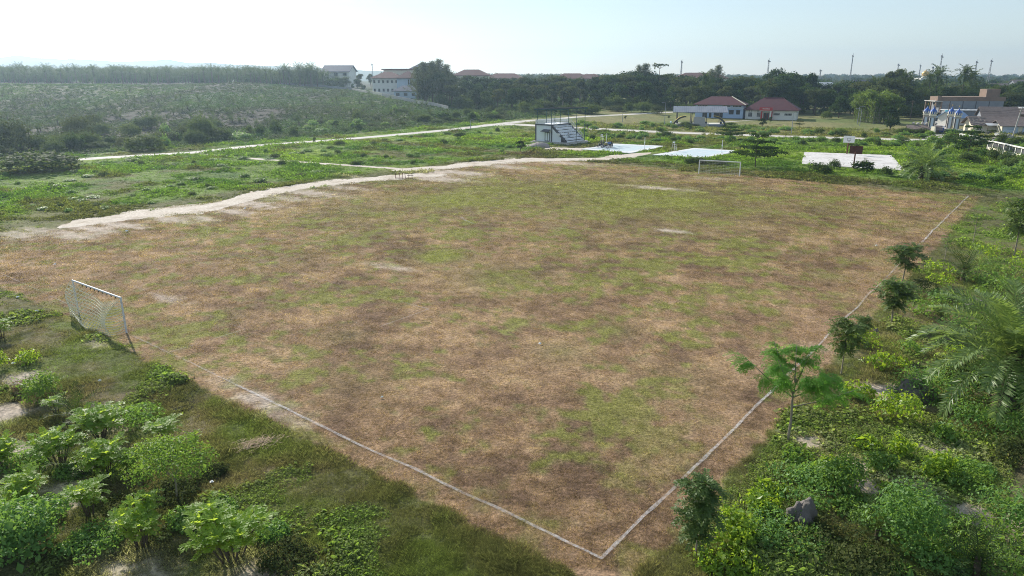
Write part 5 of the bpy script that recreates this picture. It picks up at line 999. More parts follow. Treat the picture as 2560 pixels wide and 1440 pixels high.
n = 420; yy = rg.uniform(446, 500, n); pxx = rg.uniform(-250, 900, n); xx = (pxx - 1280) / F * 1.046 * yy
scatter('plantation_undergrowth', [FAR[1], FAR[0]], np.c_[xx, yy, hz(xx, yy) - 1.0], rg.uniform(0, 6.28, n), rg.uniform(.4, .75, n), rg.integers(0, 2, n)); bpy.data.objects['plantation_undergrowth']['label'] = 'dark undergrowth beneath the plantation palms'

# ------------------------------------------------------------------ cleared ground: young palms, scrub along the road
YP = [palm(61, .25, 14, 1.9, 9, .5, .10, (.1, 1.3), (.6, 1.2), .12, False), palm(62, .4, 16, 2.2, 9, .55, .10, (.0, 1.3), (.6, 1.3), .14, False)]
rg = np.random.default_rng(63); cnt = 0
while cnt < 230:
    px, py = rg.uniform(0, 1230), rg.uniform(216, 330)
    if py > np.interp(px, [0, 560, 1000, 1230], [335, 325, 300, 285]) or py < np.interp(px, [0, 600, 930, 1100, 1240], [224, 214, 232, 258, 268]): continue
    x, y = G(px, py)
    thing('young_oil_palm', 'young oil palm planted on the cleared slope', 'palm', (x, y, hz1(x, y)), rg.uniform(0, 6), rg.uniform(.7, 1.25), 'young palms on the cleared slope', list(zip(('trunk', 'crown'), YP[cnt % 2]))); cnt += 1
BUSH = [bushmesh(71, 3.0, 2.0, 900, .26, 'leaf_shrub'), bushmesh(72, 3.0, 1.7, 800, .28, 'leaf_vine', 8), bushmesh(73, 3.0, 2.4, 1000, .22, 'leaf_bush', 7), bushmesh(74, 3.0, 1.5, 800, .25, 'leaf_olive', 7), bushmesh(75, 3.0, 2.2, 800, .3, 'leaf_tree', 6)]
BIGB = [bushmesh(77, 3.0, 2.2, 3200, .13, 'leaf_bush', 9), bushmesh(78, 3.0, 2.0, 3200, .14, 'leaf_bush', 12), bushmesh(79, 3.0, 2.0, 3000, .12, 'leaf_olive', 10)]
def bush(px, py, wpx, hpx, k, label, group, name='bush'):
    x, y = G(px, py); d = math.hypot(x, y, H) / F; sx = max(.25, wpx * d / 3.0); sz_ = max(.25, hpx * d / 2.0)
    return tag(put(name, BUSH[k] if sx < 1.7 else BIGB[{0: 1, 1: 1, 2: 0, 3: 2, 4: 1}[k]], None, (x, y, hz1(x, y) - .1), random.uniform(0, 6.28), (sx, sx, sz_)), label, 'bush', group)
for i in range(85):   # behind the left road
    px = rt.uniform(0, 1260); py = float(np.interp(px, [0, 250, 490, 640, 1000, 1260], [395, 378, 362, 352, 318, 300])) - abs(rt.gauss(0, 16)) - 2; s = 1.6 if px < 560 else .9
    bush(px, py, rt.uniform(20, 60) * s * .7, rt.uniform(12, 26) * s * .85, rt.choice([0, 2, 1, 3, 4]), 'dark green bush in the scrub along the far side of the road', 'scrub along the road', 'roadside_bush')
for px, py, w, h, k, lb in ((506, 352, 62, 56, 4, 'round bright-topped bush standing alone behind the road on the left'), (30, 380, 90, 70, 3, 'large hazy bush at the left edge behind the road'), (195, 350, 70, 52, 3, 'pale rounded bush on the left beyond the road'), (235, 330, 55, 38, 3, 'pale rounded bush behind another on the left beyond the road'), (893, 300, 28, 22, 2, 'small dark round bush on the cleared slope'), (360, 375, 95, 34, 2, 'wide dark bush beside the road on the left'), (100, 430, 170, 42, 0, 'wide dry brownish thicket at the left edge before the road')): bush(px, py, w, h, k, lb, None, 'large_bush')
for px, py, tp in ((960, 305, 272), (285, 352, 318), (620, 330, 300), (575, 345, 318), (455, 338, 312), (545, 352, 325), (250, 350, 310)):
    x, y = G(px, py); h = at(px, tp, y)[2]; s = h / 3.6; thing('wild_palm', 'bushy wild oil palm in the scrub behind the road', 'palm', (x, y, 0), px, s * .8, 'wild palms behind the road', list(zip(('trunk', 'crown'), YP[1])))
for i in range(120):   # lush ground left and centre
    px = rt.uniform(0, 1330)
    lo = np.interp(px, [0, 130, 500, 1240], [412, 412, 395, 322]); hi = np.interp(px, [0, 300, 640, 980, 1330], [545, 525, 462, 415, 395]); py = lo + (hi - lo) * rt.random() ** 1.3
    bush(px, py, rt.uniform(10, 34), rt.uniform(5, 12), rt.choice([0, 1, 0, 2]), 'low green bush in the weeds between road and dirt path', 'low bushes in the weeds', 'weed_bush')
for i in range(150):   # weeds either side of the road on the right
    px = rt.uniform(1440, 2420); py = float(np.interp(px, [1440, 1700, 2000, 2420], [332, 340, 350, 362])) + rt.choice([rt.gauss(8, 7), rt.gauss(4, 4), rt.gauss(-18, 4)])
    if 2000 < px < 2270 and py > 376: continue
    bush(px, py, rt.uniform(14, 40), rt.uniform(6, 14), rt.choice([0, 1, 1, 2]), 'green vine-covered bush beside the road to the gate', 'bushes beside the gate road', 'vine_bush')
for i in range(45):
    px = rt.uniform(2270, 2600); py = rt.uniform(352, 460); bush(px, py, rt.uniform(24, 55), rt.uniform(12, 26), rt.choice([0, 1, 2, 0]), 'green bush on the overgrown slope below the roadside wall', 'bushes on the slope by the wall', 'slope_bush')
for i in range(32):
    px = rt.uniform(1300, 1860); py = rt.uniform(262, 288); bush(px, py, rt.uniform(30, 60), rt.uniform(14, 26), rt.choice([2, 4, 3]), 'scrub bush at the foot of the tree belt', 'scrub below the tree belt', 'scrub_bush')
for px, py, w, h, k, lb in ((2158, 428, 48, 22, 4, 'round bush growing at the foot of the rusty basketball hoop'), (2085, 422, 30, 20, 2, 'small dark bush at the near edge of the old court'), (2050, 432, 60, 22, 2, 'dark bush at the near left of the old court'), (2215, 440, 30, 20, 2, 'small dark bush between the old court and the palm'), (1740, 408, 60, 16, 0, 'low bright green bush behind the far goal'), (2483, 405, 32, 28, 2, 'clipped round dark bush below the roadside wall'), (2515, 415, 42, 28, 2, 'wide dark bush below the roadside wall'), (1800, 412, 60, 14, 0, 'low green bush behind the far goal net'), (787, 357, 8, 16, 2, 'tiny dark bush beside the road on the left')): bush(px, py, w, h, k, lb, None, 'ground_bush')
for i in range(48):
    px = rt.uniform(1100, 2320); y = base_y(px) - rt.uniform(4, 14); x, yy, _ = at(px, 262, y); s = rt.uniform(1.6, 2.8)
    if 1730 < px < 2010: y = 318; x, yy, _ = at(px, 262, y)
    tag(put('undergrowth_bush', BIGB[rt.choice([0, 0, 1])], None, (x, yy, hz1(x, yy) - .2), rt.uniform(0, 6), (s, s, s * rt.uniform(.8, 1.3))), 'dark undergrowth bush at the foot of the tree belt', 'bush', 'undergrowth of the tree belt')
# scattered single trees
PAG = [layered(81, 6.0, 8.5, 4, 5200, .27), layered(82, 6.0, 7.0, 3, 3400, .27, 'leaf_olive')]
for px, py, tp, k, w, lb in ((1888, 418, 335, 0, 1.0, 'layered pagoda tree standing behind the far goal'), (1824, 352, 308, 0, 1.25, 'wide layered tree beside the road below the stage'), (1998, 318, 296, 1, 1.0, 'small layered tree in front of the white bungalow'), (2420, 385, 315, 0, 1.0, 'layered tree on the slope below the domed gate'), (2470, 375, 325, 1, .8, 'thin layered tree beside the roadside wall'), (2380, 372, 335, 1, 1.0, 'small layered tree in the weeds before the domed gate'), (534, 357, 345, 1, 1.3, 'small yellow-green layered tree beside the road on the left')):
    x, y = G(px, py); h = at(px, tp, y)[2]; s = h / 6.2; thing('pagoda_tree', lb, 'tree', (x, y, 0), px * .7, (s * w, s * w, s), None, list(zip(('trunk', 'crown'), PAG[k])))
SMALL = broadleaf(91, 4.0, 3.0, 1500, .2, 'leaf_dark', .3, 6)
for px, py, tp, lb in ((1302, 382, 352, 'small dark round tree left of the spectator stand'), (1905, 322, 296, 'small dark tree in front of the red entrance sign'), (1563, 300, 290, 'tiny tree on the dry grass behind the stand'), (1672, 298, 290, 'tiny tree on the dry grass left of the stage'), (1925, 310, 292, 'small tree by the portico of the white bungalow'), (840, 322, 302, 'small dark tree at the near edge of the clearing')):
    x, y = G(px, py); h = at(px, tp, y)[2] - hz1(x, y); s = h / 4.0; thing('small_tree', lb, 'tree', (x, y, hz1(x, y)), px, s, None, list(zip(('trunk', 'crown'), SMALL)))
FP = palm(95, 1.5, 46, 4.4, 34, .7, .11, (-.6, 1.3), (.8, 1.4), .6); FP[1].materials[0] = M['leaf_palm_near']
x, y = G(2308, 446); thing('oil_palm', 'bushy oil palm growing beside the old basketball court', 'palm', (x, y, 0), .4, 1.2, None, list(zip(('trunk', 'crown'), FP)))

# ------------------------------------------------------------------ foreground plants
def senna(seed, h, w, stems, per, k=9, fl=.62, ll=.17, lw=.085, mat='leaf_senna'):
    """shrub of upright stems carrying long pinnate leaves"""
    rg = np.random.default_rng(seed); cr = MB(); st_ = MB()
    for i in range(stems):
        a = i * 2.4 + rg.normal(0, .3); q = w / 2 * .55 * math.sqrt((i + .3) / stems); e = np.array([q * math.cos(a), q * math.sin(a), h * rg.uniform(.6, .85)]); b = np.array([q * .25 * math.cos(a), q * .25 * math.sin(a), -.1]); m_ = (b + e) / 2 + [0, 0, h * .1]
        st_.tube([b, m_, e], [.035, .025, .012], 5); n = per; f = rg.uniform(.45, 1.0, n); f[:4] = 1.0; B = m_ + (e - m_) * ((f - .45) / .55)[:, None]; az = np.arange(n) * 2.4 + rg.uniform(0, 6); el = rg.uniform(.15, .75, n) + (f > .95) * .25
        fronds(cr, rg, B, az, el, fl * rg.uniform(.75, 1.2, n), rg.uniform(.5, 1.1, n), k, ll, lw, 70, 14, .012, 'senna')
    return st_.mesh('stem', M['bark']), cr.mesh('foliage', M[mat])
def sapling(seed, h, cw, ch, n, k=9, fl=.7, ll=.19, lw=.075, mat='leaf_sapling', mids=0):
    rg = np.random.default_rng(seed); cr = MB(); tr = MB(); tr.tube([(0, 0, -.15), (.04, .02, h * .4), (-.03, .03, h * .75), (0, 0, h * .97)], [.05, .04, .03, .012], 6); nb = 9
    for i in range(nb):
        z = h - ch * (1 - i / nb) * .92; a = i * 2.4; r = cw / 2 * .55 * math.sin(math.pi * (.2 + .7 * i / nb)); e = np.array([r * math.cos(a), r * math.sin(a), z + r * .5]); tr.tube([(0, 0, z - .1), e * [.5, .5, 1] - [0, 0, .05], e], [.018, .014, .008], 4, cap=False)
        m_ = n // nb; f = rg.uniform(.2, 1, m_); B = np.array([0, 0, z]) + (e - [0, 0, z]) * f[:, None]; fronds(cr, rg, B, rg.uniform(0, 6.28, m_), rg.uniform(-.1, .8, m_), fl * rg.uniform(.7, 1.2, m_), rg.uniform(.7, 1.5, m_), k, ll, lw, 66, 10, .01, 'senna')
    return tr.mesh('trunk', M['bark_pale']), cr.mesh('crown', M[mat])
def feather(seed):
    """thin tree with spreading limbs of fine bipinnate leaves"""
    rg = np.random.default_rng(seed); cr = MB(); tr = MB(); h = 4.9; tr.tube([(0, 0, -.15), (.05, 0, 1.2), (0, .05, 2.2), (.05, 0, 3.4)], [.07, .06, .05, .03], 7)
    for a, r, z0, z1 in ((3.0, 2.1, 2.4, 4.3), (3.9, 1.4, 2.6, 4.7), (2.2, 1.3, 2.5, 4.8), (.0, 2.4, 1.9, 2.9), (-.5, 1.5, 2.4, 3.9), (.9, 1.2, 2.9, 4.6), (1.5, .6, 3.2, 4.9), (5.2, 1.3, 2.7, 4.2)):
        e = np.array([r * 1.15 * math.cos(a), r * .95 * math.sin(a), z1]); b = np.array([0, 0, z0]); m_ = (b + e) / 2 + [0, 0, -.1]; tr.tube([b, m_, e], [.035, .025, .01], 5, cap=False); n = 20; f = rg.uniform(.4, 1.0, n); P = np.where((f < .5)[:, None], b + (m_ - b) * (f * 2)[:, None], m_ + (e - m_) * (f * 2 - 1)[:, None])
        P = P + rg.normal(0, .10, P.shape); az = a + rg.normal(0, 1.2, n); el = rg.uniform(-.3, .6, n); fl = rg.uniform(.6, 1.05, n); fronds(cr, rg, P, az, el, fl, rg.uniform(.5, 1.2, n), 16, .24, .035, 62, 5, .008, 'palm')
        for d_ in (-.35, .35): fronds(cr, rg, P + rg.normal(0, .05, P.shape), az + d_, el - .1, fl * .9, rg.uniform(.6, 1.3, n), 13, .2, .035, 60, 0, .006, 'palm')
    return tr.mesh('trunk', M['bark_pale']), cr.mesh('crown', M['leaf_feather'])
def stand_on(px, py, top):
    x, y = G(px, py); return x, y, at(px, top, y)[2]
SEN = [senna(101, 2.4, 4.2, 12, 15), senna(102, 2.0, 2.8, 8, 14), senna(103, 1.8, 1.7, 4, 13)]
for px, py, tp, k, s, lb in ((581, 1400, 1262, 0, 1.0, 'largest pinnate-leaved shrub, at bottom left near the middle'), (357, 1365, 1245, 0, .8, 'broad pinnate-leaved shrub left of the largest one'), (226, 1290, 1200, 2, 1.0, 'slender pinnate-leaved shrub standing alone over bare soil'), (262, 1190, 1095, 1, 1.0, 'pinnate-leaved shrub beside the fine-leaved bush'), (150, 1160, 1068, 1, 1.05, 'bright pinnate-leaved shrub left of the small palm'), (254, 1095, 1008, 1, 1.2, 'pinnate-leaved shrub at the top of the left cluster'), (413, 1105, 1045, 2, 1.3, 'pinnate-leaved shrub nearest the burnt pit'), (487, 1125, 1085, 2, .8, 'small pinnate-leaved plant at the right of the left cluster'), (9, 1175, 1088, 1, .9, 'pinnate-leaved shrub cut by the left edge'), (60, 1262, 1180, 1, 1.1, 'pinnate-leaved shrub at left above the pale round bush'), (142, 1035, 988, 2, 1.1, 'small pinnate-leaved shrub below the dark upright bush'), (330, 1180, 1120, 1, .9, 'pinnate-leaved shrub in the middle of the left cluster'), (-20, 1330, 1240, 1, 1.0, 'pinnate-leaved shrub at the bottom left edge'), (5, 845, 795, 2, 1.2, 'leafy shrub at the left edge level with the goal')):
    x, y, h = stand_on(px, py, tp); hn = (2.4, 2.0, 1.8)[k] * 1.12; sc = max(.5, h / hn); thing('pinnate_shrub', lb, 'shrub', (x, y, 0), px * .37, (sc * s * 1.25, sc * s * 1.25, sc * 1.08), 'pinnate-leaved shrubs at lower left', list(zip(('stem', 'foliage'), SEN[k])))
rg = np.random.default_rng(111)   # fine-leaved bush on a thin forked trunk
tr = MB(); tr.tube([(0, 0, -.1), (.05, 0, .9), (0, 0, 1.3)], [.05, .04, .03], 6)
for a in (0.3, 1.7, 2.9, 4.2, 5.3): tr.tube([(0, 0, 1.2), (.6 * math.cos(a), .6 * math.sin(a), 1.8), (1.3 * math.cos(a), 1.3 * math.sin(a), 2.3)], [.025, .018, .008], 4)
cr = cloud(rg, [((1.1 * math.cos(a), 1.1 * math.sin(a), rg.uniform(1.6, 2.5)), (.85, .85, .5)) for a in np.arange(9) * .7] + [((0, 0, 2.5), (1.0, 1.0, .55))], 5200, .095, .3, .3)
x, y, h = stand_on(443, 1250, 1100); thing('fine_leaved_bush', 'fine-leaved bushy sapling with a thin forked trunk at lower left', 'bush', (x, y, 0), .3, h / 3.0, None, [('trunk', tr.mesh('trunk', M['bark_pale'])), ('crown', cr.mesh('crown', M['leaf_shrub']))])
def nearbush(px, py, w, h, seed, size, mat, label, cat='bush', name='leafy_bush', n=1500, group=None, nb=9):
    x, y = G(px, py); d = math.hypot(x, y, H) / F; al = math.atan2(H, y); ww = w * d; hh = max(.24 * ww, (h - .62 * w * math.sin(al)) * d / math.cos(al)); x, y = x * (1 + .33 * ww / y), y + .33 * ww; return tag(put(name, bushmesh(seed, ww, hh, int(n), size, mat, nb), None, (x, y, -.05), seed * .9), label, cat, group)
nearbush(50, 1440, 210, 175, 121, .15, 'leaf_vine', 'dense pale round-leaved bush in the bottom left corner', n=4200, nb=14)
nearbush(110, 1012, 95, 85, 122, .12, 'leaf_shrub', 'upright dark green bush on the bank at left', n=1500)
nearbush(78, 915, 56, 44, 123, .14, 'leaf_lime', 'small bright yellow-green bush left of the goal net', n=420)
nearbush(0, 925, 34, 52, 124, .14, 'leaf_lime', 'small yellow-green bush cut by the left edge', n=350)
nearbush(68, 985, 60, 40, 125, .1, 'leaf_dry', 'dry brown bush on the bare bank at left', n=500)
for i, (px, py, w, h) in enumerate(((330, 1300, 130, 70), (120, 1310, 120, 60), (480, 1330, 110, 60), (440, 1260, 120, 40), (70, 1190, 120, 50), (340, 1080, 140, 45), (530, 1200, 80, 40), (690, 1360, 90, 60), (250, 1400, 150, 50), (720, 1440, 140, 40), (560, 1300, 90, 40), (190, 1200, 90, 40))):
    nearbush(px, py, w, h, 130 + i, .11, 'leaf_vine' if i % 3 else 'leaf_olive', 'low tangled weeds among the shrubs at lower left', 'weeds', 'weed_patch', 1500, 'weed patches at lower left')
LS = np.random.default_rng(150)
LIME = [((1838, 1385, 115, 120), 'upright yellow-green shrub left of the vine-covered boulder'), ((1815, 1452, 190, 75), 'yellow-green shrub cut by the bottom edge at right'), ((2215, 935, 105, 62), 'largest of the yellow-green shrubs below the sapling with the leafy base'), ((2275, 890, 70, 45), 'yellow-green shrub left of the big palm fronds'), ((2138, 1005, 85, 62), 'yellow-green shrub right of the feathery tree'), ((2240, 1075, 120, 105), 'tall yellow-green shrub below the vine-covered mound'), ((2250, 1145, 55, 55), 'neat round yellow-green shrub on the slope'), ((1990, 1165, 95, 45), 'yellow-green shrub below the bare soil patch'), ((2085, 1205, 110, 65), 'yellow-green shrub above the vine thicket'), ((1925, 1245, 75, 50), 'yellow-green shrub near the touch line at right'), ((2340, 1215, 75, 85), 'round yellow-green shrub casting a shadow on bare ground'), ((2195, 1190, 75, 70), 'yellow-green shrub between two bare soil patches'), ((2155, 1125, 70, 42), 'small yellow-green shrub on the slope below the soil patch'), ((1905, 1290, 100, 70), 'yellow-green shrub left of the grey boulder'), ((2390, 900, 60, 40), 'yellow-green shrub half under the big palm'), ((2305, 800, 95, 65), 'yellow-green shrub left of the flat grey rock'), ((2460, 655, 75, 48), 'yellow-green shrub right of the small palm'), ((2335, 690, 90, 45), 'yellow-green shrub between the sapling and the small palm'), ((2345, 720, 60, 45), 'small yellow-green shrub beside the small palm'), ((2365, 1115, 70, 55), 'yellow-green shrub on the right slope'), ((2150, 880, 95, 60), 'yellow-green shrub at the foot of the leaning sapling'), ((2230, 1250, 60, 40), 'small yellow-green shrub by the bare path at right'), ((2545, 690, 60, 60), 'yellow-green shrub at the right edge beside the tall sapling'), ((2500, 770, 90, 90), 'yellow-green bush right of the flat grey rock')]
for i, ((px, py, w, h), lb) in enumerate(LIME): nearbush(px, py, w, h, 160 + i, .17, 'leaf_lime' if i % 4 != 3 else 'leaf_shrub', lb, 'shrub', 'yellow_green_shrub', 160 + w * h * .045, 'yellow-green shrubs on the right slope', 7)
VINE = [(2020, 1275, 210, 105), (2095, 1250, 120, 120), (1950, 1400, 220, 120), (2110, 1440, 220, 110), (2250, 1400, 160, 190), (2385, 1225, 150, 60), (2470, 1120, 190, 110), (2540, 1190, 110, 90), (2525, 1345, 150, 130), (2460, 1450, 240, 90), (2340, 1440, 150, 60), (2540, 830, 120, 110), (2440, 715, 110, 50), (2500, 700, 120, 60), (2330, 1020, 170, 120), (2420, 1010, 160, 120), (2290, 1330, 190, 50), (2180, 1330, 110, 70), (2360, 760, 90, 40), (2300, 740, 90, 50), (2240, 740, 110, 45), (2480, 640, 80, 35), (2420, 830, 120, 45), (2540, 1060, 130, 130), (2200, 1450, 130, 60), (2130, 1300, 120, 60), (2430, 1200, 90, 40), (2000, 1345, 110, 45), (2285, 1020, 130, 50), (2450, 790, 110, 35)]
for i, (px, py, w, h) in enumerate(VINE): nearbush(px, py, w, h, 200 + i, .12, ('leaf_vine', 'leaf_shrub', 'leaf_vine', 'leaf_olive')[i % 4], 'mound of creeping vines on the overgrown right slope', 'vines', 'vine_mound', 500 + w * h * .075, 'vine mounds on the right slope', 12)
SAP = [sapling(301, 3.6, 2.4, 2.8, 190), sapling(302, 3.4, 3.6, 1.9, 260, 8, .85), sapling(303, 3.4, 3.3, 2.2, 250, 9, .8), sapling(304, 3.4, 1.8, 1.2, 34, 7, .6, .16, .07, 'leaf_shrub')]
for px, py, tp, k, s, lb in ((1738, 1392, 1180, 0, 1.0, 'dark leafy sapling beside the pitch corner at the bottom'), (2103, 935, 795, 2, .9, 'slanting sapling on the touch line beside a leafy shrub'), (2228, 812, 700, 2, 1.2, 'dark round-headed sapling, third up the touch line'), (2254, 712, 612, 1, 1.25, 'dark spreading sapling overlapping the touch line'), (2357, 668, 585, 3, .9, 'thin pale sapling left of the small palm'), (2431, 612, 533, 3, 1.0, 'thin sapling in the olive grass near the right edge'), (2535, 640, 495, 2, .9, 'tall sapling at the right edge'), (2150, 870, 790, 1, .75, 'leafy sapling head just behind the slanting sapling')):
    x, y, h = stand_on(px, py, tp); hn = (3.75, 3.55, 3.55, 3.5)[k]; sc = h / hn; thing('sapling', lb, 'sapling', (x, y, 0), px * .61, (sc * s, sc * s, sc), 'saplings along the touch line', list(zip(('trunk', 'crown'), SAP[k])))
x, y, h = stand_on(1968, 1105, 868); FT = feather(311); thing('feathery_tree', 'slender tree with feathery bright green leaves beside the touch line', 'tree', (x, y, 0), -.1, h / 5.0, None, list(zip(('trunk', 'crown'), FT)))
BP = palm(321, 3.3, 44, 4.8, 60, .80, .085, (-.05, 1.3), (.9, 1.5), .42)
BP[1].materials[0] = M['leaf_palm_near']
x, y = G(2500, 1040); thing('oil_palm', 'large oil palm with long fronds wrapped in vines at right', 'palm', (x, y, 0), .9, 1.0, None, list(zip(('trunk', 'crown'), BP)))
nearbush(2500, 1078, 190, 200, 331, .13, 'leaf_vine', 'tall column of vines smothering the trunk of the large palm', 'vines', 'vine_thicket', 3600, None, 14)
SP_ = palm(322, .3, 16, 2.0, 22, .42, .045, (.0, 1.35), (.7, 1.3), .14, False)
for px, py, s, lb in ((2408, 702, 1.35, 'small palm with upright spear leaves on the right slope'), (2440, 1440, .85, 'young palm with a bright fresh spear near the bottom right'), (2190, 1350, .7, 'young palm half buried in vines at the bottom right'), (196, 1062, .85, 'young palm among the shrubs of the left cluster'), (207, 1190, .75, 'young palm with pale fronds beside the pinnate shrubs'), (2350, 800, .5, 'tiny palm beside the flat grey rock')):
    x, y = G(px, py); thing('young_palm', lb, 'palm', (x, y, 0), px, s, None, list(zip(('trunk', 'crown'), SP_)))
for px, py, rx, ry, rz_, sd, lb in ((2003, 1310, .62, .5, 1.05, 1, 'upright grey boulder half wrapped in vines'), (2288, 990, 1.2, .9, .95, 2, 'rounded grey mound with vines creeping over it'), (2446, 765, 1.15, .6, .55, 3, 'low double grey rock on the right slope'), (2192, 1310, .22, .2, .3, 4, 'small grey stone among vines at lower right'), (2190, 829, .18, .16, .2, 5, 'small dark stone in the grass beside the saplings'), (2425, 770, .5, .4, .4, 6, 'small rock leaning on the low grey rock')):
    x, y = G(px, py); single('boulder', MB().blob((0, 0, 0), (rx, ry, rz_), 18, .2, sd * 7, flat=-.1), M['stone'], lb, 'boulder', smooth=True, loc=(x, y, 0), rz=sd * .5)
x, y = G(636, 1112); rg = np.random.default_rng(9); mb = MB(); n = 420; P = np.c_[rg.normal(0, .55, n), rg.normal(0, .3, n), rg.uniform(.02, .12, n)]; a = rg.normal(.4, .5, n); leaves(mb, P, np.c_[np.cos(a), np.sin(a), rg.normal(0, .12, n)], np.c_[rg.normal(0, .3, n), rg.normal(0, .3, n), np.ones(n)], rg.uniform(.25, .5, n), .03)
single('straw_heap', mb, paint('dry_straw', (0.46, 0.34, 0.22), .9, .3, 4), 'flat heap of dry pale straw on the grass below the goal line', 'straw', loc=(x, y, 0), rz=.4)
x, y = G(425, 1016); rg = np.random.default_rng(19); mb = MB()
for i in range(26): mb.blob((rg.normal(0, .5), rg.normal(0, .2), -.05), (rg.uniform(.05, .16), rg.uniform(.05, .14), rg.uniform(.03, .09)), 4, .3, i)
ash = single('ash_pile', mb, paint('ash', (0.10, 0.095, 0.09), .95, .5, 4, dirt=(.02, .02, .02)), 'scattered ash and charred lumps in the burnt pit', 'ash', loc=(x, y, -.2), rz=.35); ash['kind'] = 'stuff'
for px, py, s, lb in ((92, 782, .16, 'cream scrap of paper on the grass left of the goal'), (138, 664, .14, 'white scrap of litter on the dry pitch left of the goal'), (45, 746, .12, 'white scrap of litter at the left edge of the pitch'), (1350, 862, .10, 'small white scrap near the middle of the pitch'), (317, 580, .16, 'white scrap of litter near the dirt path'), (613, 524, .2, 'white scrap of litter beside the dirt path'), (530, 1210, .10, 'white scrap of litter at the shrubs\' edge'), (2190, 616, .12, 'pale scrap of litter near the right touch line'), (955, 996, .08, 'tiny white scrap low on the pitch'), (250, 955, .10, 'white scrap of litter on the grass behind the goal'), (34, 912, .12, 'white bottle-like scrap by the yellow bush at left')):
    x, y = G(px, py); rg = np.random.default_rng(int(px)); q = [(-1, -.7), (.2, -1), (1, -.5), (.9, .6), (-.2, .9), (-1, .5)]; V = [(a * s, b * s, .07 + s * rg.uniform(0, .8)) for a, b in q] + [(0, 0, .10 + s * .9)]; single('litter', MB().add(V, [[i, (i + 1) % 6, 6] for i in range(6)]), M['paper'], lb, 'litter', 'scraps of litter', loc=(x, y, 0), rz=px)

# ------------------------------------------------------------------ motorcycles and people by the court
def motorcycle(px, py, rz, label):
    x, y = G(px, py); c = thing('motorcycle', label, 'motorcycle', (x, y, zc1 + .0), rz, 1.0, 'parked motorcycles')
    for yy_, nm in ((-.62, 'wheel'), (.62, 'wheel')):
        an = np.linspace(0, 2 * np.pi, 21); w_ = part(c, nm, MB().tube(np.c_[0 * an, yy_ + .245 * np.cos(an), .3 + .245 * np.sin(an)], .055, 6, cap=False), M['black_rubber'], True); r_ = MB().tube([(-.06, yy_, .3), (.06, yy_, .3)], .05, 8)
        for k in range(6): r_.bar((0, yy_, .3), (0, yy_ + .2 * math.cos(k * 1.047), .3 + .2 * math.sin(k * 1.047)), .02)
        put('rim', r_.mesh('rim', M['dark_frame']), w_)
    part(c, 'body', MB().add([(-.1, -.55, .62), (.1, -.55, .62), (.13, .1, .38), (-.13, .1, .38), (-.12, -.75, .78), (.12, -.75, .78), (.15, .15, .72), (-.15, .15, .72)], [[0, 3, 2, 1], [4, 5, 6, 7], [0, 1, 5, 4], [1, 2, 6, 5], [2, 3, 7, 6], [3, 0, 4, 7]]), M['black_paint'])
    part(c, 'engine', MB().box((0, -.02, .34), (.26, .36, .26)), M['steel']); part(c, 'seat', MB().box((0, -.32, .80), (.24, .78, .1), 0, 0, .85), M['black_rubber'])
    part(c, 'front_shield', MB().add([(-.2, .2, .35), (.2, .2, .35), (.16, .42, .95), (-.16, .42, .95), (-.2, .12, .35), (.2, .12, .35), (.16, .34, .95), (-.16, .34, .95)], [[0, 1, 2, 3], [7, 6, 5, 4], [0, 4, 5, 1], [1, 5, 6, 2], [2, 6, 7, 3], [3, 7, 4, 0]]), M['black_paint'])
    part(c, 'fork', MB().bar((-.08, .62, .3), (-.08, .40, .95), .05).bar((.08, .62, .3), (.08, .40, .95), .05), M['steel']); hb = part(c, 'handlebar', MB().tube([(-.34, .28, 1.02), (-.1, .4, 1.0), (.1, .4, 1.0), (.34, .28, 1.02)], .018, 5), M['steel'])
    for s in (-1, 1): put('mirror', MB().bar((s * .26, .3, 1.02), (s * .3, .3, 1.2), .015).box((s * .32, .3, 1.23), (.12, .03, .08)).mesh('mirror', M['black_paint']), hb)
    part(c, 'headlight', MB().box((0, .48, .98), (.2, .1, .16)), M['white_paint']); part(c, 'exhaust', MB().tube([(.14, -.1, .28), (.17, -.8, .36)], .045, 6), M['steel']); part(c, 'mudguard', MB().bar((0, -.95, .52), (0, -.55, .64), .14, .04), M['black_paint']); part(c, 'kickstand', MB().bar((-.1, -.05, .25), (-.3, -.05, .0), .03), M['steel'])
motorcycle(2474, 336, 1.2, 'motorcycle parked by the corner shop, left of the rubble heap'); motorcycle(2483, 337, .9, 'motorcycle parked by the corner shop, nearest the rubble heap')
motorcycle(1501, 369.5, math.radians(60), 'leftmost black motorcycle, its front wheel turned towards the stand'); motorcycle(1512, 372, math.radians(75), 'black motorcycle parked broadside in front of the group'); motorcycle(1530, 370, math.radians(-10), 'rightmost black motorcycle behind the standing people')
def clothes(name, shirt, trouser, hem=.55, seated=False):
    m, t, out = nt(name); p = node(t, 'ShaderNodeBsdfPrincipled'); p.inputs['Roughness'].default_value = .85; tc = node(t, 'ShaderNodeTexCoord'); sx = node(t, 'ShaderNodeSeparateXYZ'); t.links.new(tc.outputs['Object'], sx.inputs[0]); mp = node(t, 'ShaderNodeMapRange'); mp.inputs['From Max'].default_value = 1.75; t.links.new(sx.outputs['Z'], mp.inputs[0])
    dz = -.28 if seated else 0; skin = (.24, .13, .08); st_ = [(0, (.03, .03, .03)), (.045, skin), ((hem - .3) / 1.75, trouser), ((.93 + dz) / 1.75, shirt), ((1.47 + dz) / 1.75, skin), ((1.66 + dz) / 1.75, (.012, .01, .01))]
    t.links.new(ramp(t, mp.outputs[0], st_, 'CONSTANT'), p.inputs['Base Color']); t.links.new(p.outputs[0], out.inputs[0]); return m
